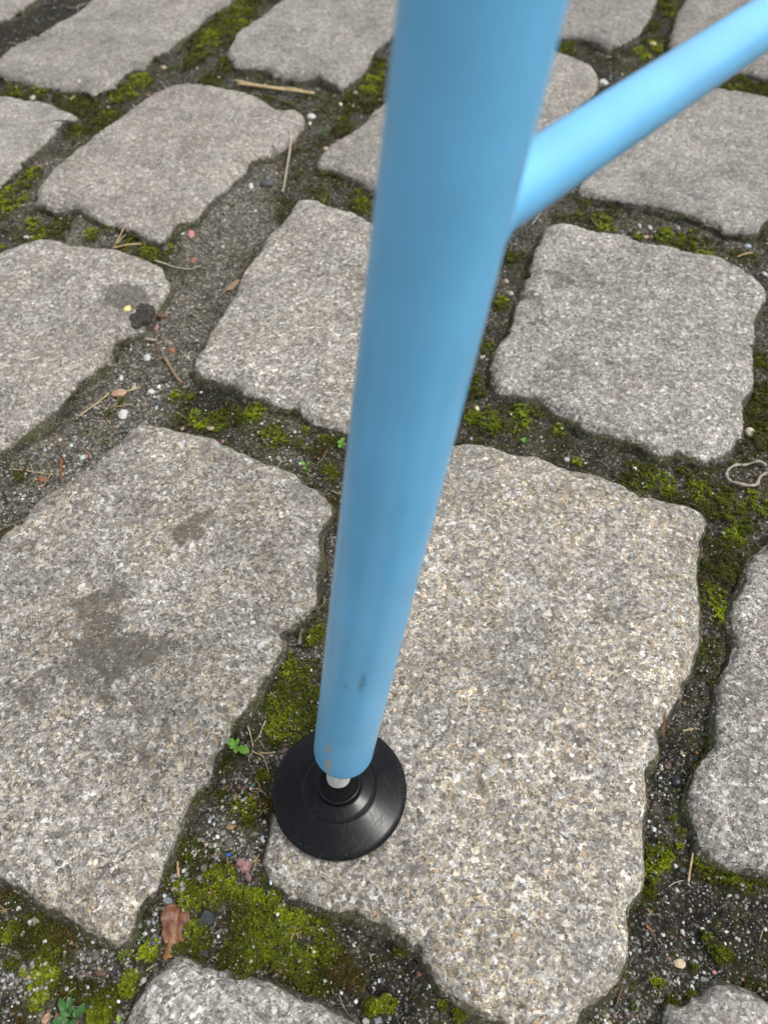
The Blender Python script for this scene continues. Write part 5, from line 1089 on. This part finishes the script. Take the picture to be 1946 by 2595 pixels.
AX, AY = -.01954, .11096                     # where the leg's axis meets the ground
AXIS = Vector((.1153, .0183, 1)).normalized()
PADC = (-.0181, .1090)
near_pad = TOPV[np.hypot(TOPV[:, 0] - PADC[0], TOPV[:, 1] - PADC[1]) < .026]
near_pad = near_pad[near_pad[:, 2] > -.004]
PZ = float(np.percentile(near_pad[:, 2], 97)) - .0004
leg = bpy.data.objects.new('furniture_leg', None)
COL.objects.link(leg)
leg.location = (PADC[0], PADC[1], PZ)
tag(leg, 'blue tubular steel furniture leg with side brace on a black round foot', 'furniture leg')
ROT = AXIS.to_track_quat('Z', 'Y').to_matrix()
def along(v):
    """profile height measured along the leaning axis, from the ground point of the axis"""
    w_ = np.array([(ROT @ Vector(p)) for p in v.tolist()])
    return w_ + np.array([AX - PADC[0], AY - PADC[1], -PZ])

# foot: turned cone of black plastic with a collar
RF = .0273
prof = [(0.0002, .0), (RF - .0012, .0), (RF - .0003, .0005), (RF, .0013), (RF, .0026), (RF - .0004, .0034), (RF - .0012, .0039)]
prof += [(r_, .0039 + (RF - .0012 - r_) * .36) for r_ in np.linspace(RF - .002, .0152, 9)]
z1 = .0039 + (RF - .0012 - .0152) * .36
prof += [(.01495, z1 + .0000), (.01475, z1 - .00022), (.0145, z1 - .0002), (.0143, z1 + .0001)]
prof += [(r_, z1 + (.0143 - r_) * .36) for r_ in (.013, .0115, .0100)]
zc = z1 + (.0143 - .0100) * .36
prof += [(.0094, zc + .0002), (.0091, zc + .0007), (.00905, zc + .0020), (.0089, zc + .0024), (.0085, zc + .0026), (.0072, zc + .0026), (.0066, zc + .0024), (.0063, zc + .0021), (.0060, zc + .0019), (.0002, zc + .0019)]
foot = lathe('foot_pad', prof, 160, M_PLASTIC, leg)
dz = np.array([v.co.z for v in foot.data.vertices]); dr = np.array([math.hypot(v.co.x, v.co.y) for v in foot.data.vertices])
set_attr(foot.data, 'dust', smooth(.021, .0273, dr))
# threaded spindle
th = []
z = .004
while z < .040:
    th += [(.00455, z), (.00480, z + .00028), (.00480, z + .00042), (.00455, z + .0007)]
    z += .0008
lathe('threaded_spindle', [(.0001, .0035)] + th + [(.0001, z)], 48, M_STEEL, leg, along)
# tube with rounded closed end
r0, zb = .0111, .0352
prof = [(.0002, zb), (.0055, zb), (.0082, zb + .0002), (.0096, zb + .0008), (.0105, zb + .0018), (.01095, zb + .0031), (r0, zb + .0045)]
zz = zb + .0045
while zz < .125:
    zz += .0010; prof.append((r0, zz))
while zz < .50:
    zz += .008; prof.append((r0, zz))
prof += [(r0 - .001, zz + .001), (.0002, zz + .001)]
tube = lathe('leg_tube', prof, 144, M_PAINT, leg, along)
co = np.array([v.co[:] for v in tube.data.vertices]) + np.array([PADC[0], PADC[1], PZ])
np_t = len(prof)
hh = np.repeat([p[1] for p in prof], 144)
axp = np.array([AX, AY, 0]) + np.array(AXIS)[None] * hh[:, None]
rad = co - axp
cam_side = np.array([0, 0, .317]) - axp
side = np.cross(np.array(AXIS), cam_side); side /= np.linalg.norm(side, axis=1)[:, None]
front = np.cross(side, np.array(AXIS)); 
sx = (rad * side).sum(1) / r0; fr_ = (rad * front).sum(1) / r0     # -1..1 across, as one faces the leg
def spot(x_, h_, rx_, rh_):
    return np.clip(1.3 - ((sx - x_) / rx_) ** 2 - ((hh - h_) / rh_) ** 2, 0, 1) * (fr_ > 0)
wear = np.maximum.reduce([spot(-.45, .0598, .085, .0042), spot(-.40, .0472, .12, .0052), spot(-.36, .0412, .085, .0018), spot(-.42, .0540, .04, .0016) * .8])
dirt = np.maximum.reduce([spot(.16, .1130, .10, .0065), spot(-.22, .1087, .13, .0011) * 1.0])
set_attr(tube.data, 'wear', wear); set_attr(tube.data, 'dirt', dirt)
# brace, horizontal, welded to the leg
bc_ = Vector((AX, AY, 0)) + Vector((.1153, .0183, 1)) * .2467
bd = Vector((math.cos(R(48.33)), math.sin(R(48.33)), .005)).normalized()
BROT = bd.to_track_quat('Z', 'Y').to_matrix()
def brace_ax(v):
    w_ = np.array([(BROT @ Vector(p)) for p in v.tolist()])
    return w_ + np.array(bc_ - Vector((PADC[0], PADC[1], PZ)))
rb = .00602
prof = [(.0002, .004), (rb, .005)] + [(rb * (1 + .20 * math.exp(-((t_ - .0112) / .0014) ** 2)), t_) for t_ in np.arange(.006, .020, .0005)] + [(rb, t_) for t_ in np.arange(.024, .52, .008)] + [(rb - .0008, .521), (.0002, .521)]
brace = lathe('brace_tube', prof, 96, M_PAINT, leg, brace_ax)
nvb = len(brace.data.vertices)
set_attr(brace.data, 'wear', np.zeros(nvb)); set_attr(brace.data, 'dirt', np.zeros(nvb))

# ------------------------------------------------------------------ pebbles and chips
def pebble_mesh(a, b, h, seed, shape):
    r = np.random.default_rng(seed)
    bm = bmesh.new()
    if shape == 'r':
        bmesh.ops.create_icosphere(bm, subdivisions=3, radius=1)
        for v in bm.verts:
            p = np.array(v.co[:])
            s_ = 1 + .16 * float(fbm(np.array([p[0] * 1.3 + seed]), np.array([p[1] * 1.3 + p[2] * .9]), seed, 2)[0]) + .03 * float(fbm(np.array([p[0] * 5 + p[2] * 3]), np.array([p[1] * 5]), seed + 1, 2)[0])
            v.co = Vector((p[0] * a / 2 * s_, p[1] * b / 2 * s_, p[2] * h / 2 * s_))
    else:
        n = 11 if shape == 'c' else 9
        pts = []
        for k in range(n):
            an = 2 * math.pi * k / n + r.normal(0, .22)
            rr = 1 + r.normal(0, .13)
            for zz_ in (-1, 1):
                if r.random() < .82 or zz_ < 0:
                    q = rr * (1 if zz_ < 0 else .80 + .15 * r.random())
                    pts.append((math.cos(an) * q * a / 2, math.sin(an) * q * b / 2, zz_ * h / 2 * (.7 + .5 * r.random())))
        for p in pts:
            bm.verts.new(p)
        bmesh.ops.convex_hull(bm, input=bm.verts[:])
        for v in [v for v in bm.verts if not v.link_faces]:
            bm.verts.remove(v)
        bmesh.ops.bevel(bm, geom=bm.edges[:], offset=min(a, b, h) * .10, segments=1, affect='EDGES')
    me = bpy.data.meshes.new('pebble')
    bm.to_mesh(me); bm.free()
    if shape == 'r':
        me.polygons.foreach_set('use_smooth', np.ones(len(me.polygons), bool))
    return me

CATS = {'pebble': 'pebble', 'stone_chip': 'stone chip', 'plastic_chip': 'plastic chip', 'brick_chip': 'brick chip', 'wood_chip': 'wood chip', 'paper_scrap': 'paper scrap', 'glass_splinter': 'glass splinter', 'seed_husk': 'seed husk', 'seed': 'seed'}
for k, (x, y, a, b, col, sh, nm, lab) in enumerate(PEBBLES):
    a, b = a / 1000 * .9, b / 1000 * .9
    r = random.Random(k)
    # a pebble's apparent depth on the ground includes its height; keep it plausible
    b = min(b, a * 2.2)
    h = min(a, b) * (.62 if sh == 'r' else .36)
    if nm == 'plastic_chip' or nm == 'paper_scrap':
        h = min(a, b) * .28
    me = pebble_mesh(a, b, h, k * 7 + 3, sh)
    o = add(nm, me, pal(col))
    z = top_z(x / 1000, y / 1000)
    o.location = (x / 1000, y / 1000, z + h * .16)
    o.rotation_euler = (r.uniform(-.15, .15), r.uniform(-.15, .15), r.uniform(-.12, .12))
    tag(o, lab, CATS[nm], 'small loose bits in the joints')
# the chip that lies on the tan-brown pebble
for o in list(bpy.data.objects):
    if o.get('label') == 'white chip resting on the tan-brown pebble':
        o.location.z += .0035

# ------------------------------------------------------------------ sticks, straws, needles and stems
def tube_along(pts, rad_fn, nseg=7, flat=1.0):
    P = [Vector(p) for p in pts]
    # Catmull-Rom densify
    D = []
    n = len(P)
    for i in range(n - 1):
        p0 = P[max(i - 1, 0)]; p1 = P[i]; p2 = P[i + 1]; p3 = P[min(i + 2, n - 1)]
        for t in (0, .25, .5, .75):
            D.append(.5 * ((2 * p1) + (p2 - p0) * t + (2 * p0 - 5 * p1 + 4 * p2 - p3) * t * t + (3 * p1 - p0 - 3 * p2 + p3) * t ** 3))
    D.append(P[-1])
    V = []; F = []
    m = len(D)
    for i, p in enumerate(D):
        t = (D[min(i + 1, m - 1)] - D[max(i - 1, 0)]).normalized()
        s_ = Vector((0, 0, 1)).cross(t)
        s_ = s_.normalized() if s_.length > 1e-5 else Vector((1, 0, 0))
        up = t.cross(s_)
        rr = rad_fn(i / (m - 1))
        for k in range(nseg):
            a = 2 * math.pi * k / nseg
            V.append(p + s_ * (rr * math.cos(a)) + up * (rr * flat * math.sin(a)))
    for i in range(m - 1):
        for k in range(nseg):
            F.append((i * nseg + k, i * nseg + (k + 1) % nseg, (i + 1) * nseg + (k + 1) % nseg, (i + 1) * nseg + k))
    F.append(tuple(range(nseg - 1, -1, -1))); F.append(tuple((m - 1) * nseg + k for k in range(nseg)))
    return V, F

STICK_MAT = {}
def fibre_mat(key):
    if key in STICK_MAT:
        return STICK_MAT[key]
    m, nt, bs, _, _ = new_mat('fibre_' + key)
    g = N(nt)
    tc = g.n('ShaderNodeTexCoord')
    n1 = g.noise(tc.outputs['Object'], 300, 3, .6); n2 = g.noise(tc.outputs['Object'], 1800, 2)
    c = PAL[key]
    col = g.ramp(n1.outputs[0], [(.3, tuple(x * .62 for x in c)), (.55, c), (.75, tuple(min(.9, x * 1.3) for x in c))])
    col = g.mix(1.0, col, g.ramp(n2.outputs[0], [(.3, .75), (.7, 1.15)]), 'MULTIPLY')
    g.l(col, bs.inputs['Base Color'])
    bs.inputs['Roughness'].default_value = .65
    bs.inputs['Specular IOR Level'].default_value = .3
    STICK_MAT[key] = m
    return m

for k, (nm, lab, col, segs) in enumerate(STICKS):
    r = random.Random(500 + k)
    verts, faces = [], []
    bx, by = segs[0][1][0][0] / 1000, segs[0][1][0][1] / 1000
    zb_ = top_z(bx, by)
    for wd, pts in segs:
        rad_ = max(.00018, wd / 2000)
        P = []
        for i, (x, y) in enumerate(pts):
            z = top_z(x / 1000, y / 1000) + rad_ * .9 + .0006 + r.uniform(0, .0006)
            P.append([x / 1000, y / 1000, z])
        # stiff pieces do not dive into hollows: keep the ends, lift the middle
        for i in range(1, len(P) - 1):
            t = i / (len(P) - 1)
            P[i][2] = max(P[i][2], P[0][2] * (1 - t) + P[-1][2] * t)
        V, F = tube_along(P, lambda t, q=rad_: q * (1.0 if nm in ('straw', 'stick') else (1.05 - .45 * t)) * (.93 + .1 * math.sin(t * 17 + k)), 8, .62)
        n0 = len(verts)
        verts += [(v.x - bx, v.y - by, v.z - zb_) for v in V]; faces += [tuple(i + n0 for i in f) for f in F]
    me = bpy.data.meshes.new(nm)
    me.from_pydata(verts, [], faces)
    me.polygons.foreach_set('use_smooth', np.ones(len(me.polygons), bool)); me.update()
    o = add(nm, me, fibre_mat(col), None, (bx, by, zb_))
    tag(o, lab, nm.replace('_', ' '), 'dry stems and twigs in the joints')

# ------------------------------------------------------------------ little green plants
def leaf_mat(key):
    kk = 'leaf_' + key
    if kk in STICK_MAT:
        return STICK_MAT[kk]
    m, nt, bs, _, _ = new_mat(kk)
    g = N(nt)
    tc = g.n('ShaderNodeTexCoord'); n1 = g.noise(tc.outputs['Object'], 350, 3)
    c = PAL[key]
    col = g.ramp(n1.outputs[0], [(.3, tuple(x * .75 for x in c)), (.7, tuple(x * 1.15 for x in c))])
    g.l(col, bs.inputs['Base Color']); bs.inputs['Roughness'].default_value = .45
    tr = g.n('ShaderNodeBsdfTranslucent'); g.l(col, tr.inputs['Color'])
    mx = g.n('ShaderNodeMixShader'); mx.inputs[0].default_value = .25
    g.l(bs.outputs[0], mx.inputs[1]); g.l(tr.outputs[0], mx.inputs[2]); g.l(mx.outputs[0], nt.nodes['Material Output'].inputs['Surface'])
    STICK_MAT[kk] = m
    return m

def leaf_blade(p0, p1, wd, z0, z1, round_=True):
    """cupped leaf from p0 to p1 with real thickness"""
    p0 = Vector((*p0, z0)); p1 = Vector((*p1, z1))
    d = p1 - p0; L = d.length; t = d.normalized(); s_ = Vector((0, 0, 1)).cross(t).normalized(); up = t.cross(s_)
    V = []; F = []
    nu, nv_ = 9, 6
    for i in range(nu + 1):
        u_ = i / nu
        w_ = (math.sin(math.pi * min(1, u_ * .93 + .04) ** (1.5 if round_ else 1.1)) ** .8) if u_ > .12 else .16 + u_
        w_ = max(w_, .06) * wd / 2
        arch = up * (math.sin(u_ * math.pi) * L * .10)
        for j in range(nv_ + 1):
            q = j / nv_ * 2 - 1
            V.append(p0 + t * (L * u_) + s_ * (w_ * q) + arch + up * (abs(q) ** 1.6 * w_ * .28))
    m_ = len(V); th_ = .00018
    V += [v - up * th_ for v in V]
    for i in range(nu):
        for j in range(nv_):
            a = i * (nv_ + 1) + j; b = a + 1; c = a + nv_ + 2; d_ = a + nv_ + 1
            F.append((a, b, c, d_)); F.append((m_ + d_, m_ + c, m_ + b, m_ + a))
    return V, F

for k, (nm, lab, col, o_, leaves) in enumerate(PLANTS):
    r = random.Random(k)
    bx, by = o_[0] / 1000, o_[1] / 1000
    zb_ = top_z(bx, by)
    root = bpy.data.objects.new(nm, None); COL.objects.link(root); root.location = (bx, by, zb_)
    tag(root, lab, {'leafy_weed': 'weed'}.get(nm, nm))
    hgt = .0040 if nm != 'leafy_weed' else .005
    if nm != 'leaf':
        V, F = tube_along([(0, 0, -.002), (.0002, .0001, hgt * .5), (0, 0, hgt)], lambda t: .0005, 6)
        me = bpy.data.meshes.new('stem'); me.from_pydata(V, [], F); me.update()
        add('stem', me, leaf_mat(col), root)
    for (pp, wd) in leaves:
        q0 = (pp[0][0] / 1000 - bx, pp[0][1] / 1000 - by); q1 = (pp[1][0] / 1000 - bx, pp[1][1] / 1000 - by)
        V, F = leaf_blade(q0, q1, wd / 1000, hgt, hgt + r.uniform(.0002, .0022), nm != 'leafy_weed')
        me = bpy.data.meshes.new('leaf'); me.from_pydata(V, [], F)
        me.polygons.foreach_set('use_smooth', np.ones(len(me.polygons), bool)); me.update()
        add('leaf', me, leaf_mat(col), root)

# grass and dry tufts
for k, (x, y, sz, n, col, nm, lab) in enumerate(TUFTS):
    r = random.Random(900 + k)
    x, y, sz = x / 1000, y / 1000, sz / 1000
    zb_ = top_z(x, y)
    verts, faces = [], []
    for j in range(n):
        a = 2 * math.pi * j / n + r.uniform(-.3, .3); L = sz * .5 * r.uniform(.6, 1.15)
        off = Vector((r.uniform(-1, 1), r.uniform(-1, 1), 0)) * sz * .06
        el = r.uniform(.25, .8)
        e_ = Vector((math.cos(a) * L, math.sin(a) * L, L * math.sin(el) * .8 + .0008))
        mid_ = e_ * .5 + Vector((r.uniform(-1, 1), r.uniform(-1, 1), .6)) * L * .16
        V, F = tube_along([off, off + mid_, off + e_], lambda t: max(.00008, .00033 * (1 - t * .85)), 5, .45)
        n0 = len(verts)
        verts += [tuple(v) for v in V]; faces += [tuple(i + n0 for i in f) for f in F]
    me = bpy.data.meshes.new(nm); me.from_pydata(verts, [], faces)
    me.polygons.foreach_set('use_smooth', np.ones(len(me.polygons), bool)); me.update()
    o = add(nm, me, leaf_mat(col) if col == 'grass' else fibre_mat(col), None, (x, y, zb_))
    tag(o, lab, 'grass' if col == 'grass' else 'dry grass', 'grass tufts' if col == 'grass' else 'dry tufts')

# ------------------------------------------------------------------ shaped bits: leaf, crumbly lump, bark flake, string loop, soil clump
def slab(name, outline, thick, mat, label, cat, rough=.0004, dome=0.0, curl=0.0, step=.0006, crumb=0.0, lift=.001, zfn=None, seed=1):
    p = resample(np.array(outline) / 1000, step)
    bm = bmesh.new()
    a = .5 * (p[:, 0] * np.roll(p[:, 1], -1) - np.roll(p[:, 0], -1) * p[:, 1]).sum()
    if a < 0:
        p = p[::-1]
    c = p.mean(0)
    # interior grid + outline, Delaunay
    from mathutils.geometry import delaunay_2d_cdt
    gx, gy = np.meshgrid(np.arange(p[:, 0].min(), p[:, 0].max(), step * 1.2), np.arange(p[:, 1].min(), p[:, 1].max(), step * 1.2))
    ins = in_poly(gx, gy, p)
    q = np.stack([gx[ins], gy[ins]], 1)
    dm = np.min(np.hypot(q[:, None, 0] - p[None, :, 0], q[:, None, 1] - p[None, :, 1]), axis=1)
    q = q[dm > step * .6]
    pts = [Vector(v) for v in np.concatenate([p, q]).tolist()]
    vs, es, fs, *_ = delaunay_2d_cdt(pts, [(i, (i + 1) % len(p)) for i in range(len(p))], [list(range(len(p)))], 1, 1e-7)
    xy = np.array([v[:] for v in vs])
    de = np.min(np.hypot(xy[:, None, 0] - p[None, :, 0], xy[:, None, 1] - p[None, :, 1]), axis=1)
    z0 = top_z(*c)
    zz_ = np.zeros(len(xy))
    if dome:
        zz_ += dome * np.sqrt(np.clip(de / (de.max() + 1e-9), 0, 1))
    zz_ += rough * fbm(xy[:, 0] * 500, xy[:, 1] * 500, seed, 3) + crumb * np.abs(fbm(xy[:, 0] * 900, xy[:, 1] * 900, seed + 5, 2))
    if zfn is not None:
        zz_ += zfn(xy - c)
    n = len(xy)
    verts = [(x_ - c[0], y_ - c[1], z_ + thick) for (x_, y_), z_ in zip(xy, zz_)]
    verts += [(x_ - c[0], y_ - c[1], (z_ if zfn is not None else 0)) for (x_, y_), z_ in zip(xy, zz_)]
    faces = [tuple(f) for f in fs] + [tuple(i + n for i in reversed(f)) for f in fs]
    nb = len(p)
    faces += [(i, i + n, (i + 1) % nb + n, (i + 1) % nb) for i in range(nb)]
    me = bpy.data.meshes.new(name); me.from_pydata(verts, [], faces)
    me.polygons.foreach_set('use_smooth', np.ones(len(me.polygons), bool)); me.update(); me.validate()
    o = add(name, me, mat, None, (c[0], c[1], z0 + lift))
    tag(o, label, cat)
    bm.free()
    return o, xy - c, p - c

def leaf_brown():
    m, nt, bs, _, _ = new_mat('dead_leaf')
    g = N(nt)
    tc = g.n('ShaderNodeTexCoord')
    n1 = g.noise(tc.outputs['Object'], 160, 4, .65); n2 = g.noise(tc.outputs['Object'], 900, 3, .6)
    t = g.attr('tip').outputs['Fac']
    c = g.mix(t, (.165, .068, .036), (.29, .135, .045))
    c = g.mix(1.0, c, g.ramp(n1.outputs[0], [(.3, .62), (.55, 1.0), (.75, 1.35)]), 'MULTIPLY')
    c = g.mix(1.0, c, g.ramp(n2.outputs[0], [(.3, .8), (.7, 1.15)]), 'MULTIPLY')
    c = g.mix(g.attr('vein').outputs['Fac'], c, (.40, .22, .11))
    g.l(c, bs.inputs['Base Color']); bs.inputs['Roughness'].default_value = .5
    bu = g.n('ShaderNodeBump'); bu.inputs['Strength'].default_value = .8; bu.inputs['Distance'].default_value = .0006
    g.l(g.math('ADD', n1.outputs[0], g.math('MULTIPLY', n2.outputs[0], .4)), bu.inputs['Height']); g.l(bu.outputs[0], bs.inputs['Normal'])
    return m
lp = np.array(LEAF) / 1000; lc = lp.mean(0); lh = np.ptp(lp[:, 1])
def leaf_z(d):
    # folded along its midrib, edges curling up, tip resting on the stone
    mid_x = .0006 - .10 * (d[:, 1]) * .6
    q = np.abs(d[:, 0] - mid_x)
    return .0020 - .0013 * np.exp(-(q / .0008) ** 2) + .9 * q * .12 + .0018 * fbm(d[:, 0] * 260, d[:, 1] * 260, 4, 3) + .0010 * np.sin(d[:, 1] * 420) * .5
lo, lxy, _ = slab('dead_leaf', LEAF, .00022, leaf_brown(), 'crumpled rust-brown dead leaf above the bottom cobblestone', 'leaf', rough=.0003, step=.0007, lift=.0004, zfn=leaf_z)
vco = np.array([v.co[:] for v in lo.data.vertices])
set_attr(lo.data, 'tip', smooth(.004, -.012, vco[:, 1]))
mx_ = .0006 - .06 * vco[:, 1]
set_attr(lo.data, 'vein', .55 * np.exp(-((vco[:, 0] - mx_) / .00035) ** 2))

def pink_mat():
    m, nt, bs, _, _ = new_mat('pink_crumb')
    g = N(nt)
    tc = g.n('ShaderNodeTexCoord')
    vo = g.n('ShaderNodeTexVoronoi'); vo.inputs['Scale'].default_value = 900; g.l(tc.outputs['Object'], vo.inputs['Vector'])
    n1 = g.noise(tc.outputs['Object'], 500, 3)
    c = g.ramp(n1.outputs[0], [(.3, (.20, .105, .095)), (.5, (.36, .20, .185)), (.72, (.50, .32, .29))])
    c = g.mix(1.0, c, g.ramp(vo.outputs['Distance'], [(0, 1.2), (.7, .6)]), 'MULTIPLY')
    g.l(c, bs.inputs['Base Color']); bs.inputs['Roughness'].default_value = .8
    return m
slab('crumbly_lump', LUMP, .0012, pink_mat(), 'pink crumbly lump between the bright blue chip and the foot', 'crumb', rough=.0008, dome=.0032, crumb=.0010, step=.00045, lift=-.0003, seed=9)
slab('bark_flake', BARK, .0006, pal('peach'), 'pinkish brown bark flake in the gravel joint on the left', 'bark flake', rough=.0004, dome=.0004, step=.0007, lift=.0008, seed=12)
slab('dry_leaf', DRYLEAF, .0003, pal('brownlight'), 'small curled brown leaf against the left side of the central cobblestone', 'leaf', rough=.0004, step=.0010, lift=.0012, zfn=lambda d: .10 * np.abs(d[:, 0]), seed=14)

# string loop on the right
P = []
for i, (x, y) in enumerate(RING):
    P.append((x / 1000, y / 1000, top_z(x / 1000, y / 1000) + .0022 + .0006 * math.sin(i * 2.1)))
V, F = tube_along(P, lambda t: .00085 * (1 + .22 * math.sin(t * 90) + .15 * math.sin(t * 37)), 8, .9)
ox, oy, oz = P[0]
me = bpy.data.meshes.new('string_loop'); me.from_pydata([(v.x - ox, v.y - oy, v.z - oz) for v in V], [], F)
me.polygons.foreach_set('use_smooth', np.ones(len(me.polygons), bool)); me.update()
tag(add('string_loop', me, pal('string'), None, P[0]), 'pale pinkish string loop on the moss at the right edge', 'string')

# black soil clump on the corner of the left edge stone
def clump_mat():
    m, nt, bs, _, _ = new_mat('black_crumb')
    g = N(nt)
    tc = g.n('ShaderNodeTexCoord')
    n1 = g.noise(tc.outputs['Object'], 700, 4, .7)
    g.l(g.ramp(n1.outputs[0], [(.3, (.016, .014, .012)), (.52, (.055, .049, .041)), (.72, (.15, .14, .12))]), bs.inputs['Base Color'])
    bs.inputs['Roughness'].default_value = .95
    bu = g.n('ShaderNodeBump'); bu.inputs['Strength'].default_value = 1; bu.inputs['Distance'].default_value = .0015
    g.l(n1.outputs[0], bu.inputs['Height']); g.l(bu.outputs[0], bs.inputs['Normal'])
    return m
cx_, cy_, ca_, cb_ = CLUMPS[0]
th = np.linspace(0, 2 * np.pi, 30, endpoint=False)
rr_c = 1 + .55 * fbm(np.cos(th) * 1.6, np.sin(th) * 1.6, 3, 3)
ol = np.stack([cx_ + np.cos(th) * ca_ * .56 * rr_c, cy_ + np.sin(th) * cb_ * .56 * rr_c], 1)
slab('soil_clump', ol, .001, clump_mat(), 'black crumbly soil clump at the right corner of the left edge cobblestone', 'soil clump', rough=.0020, dome=.0014, crumb=.0026, step=.0008, lift=-.0008, seed=22)
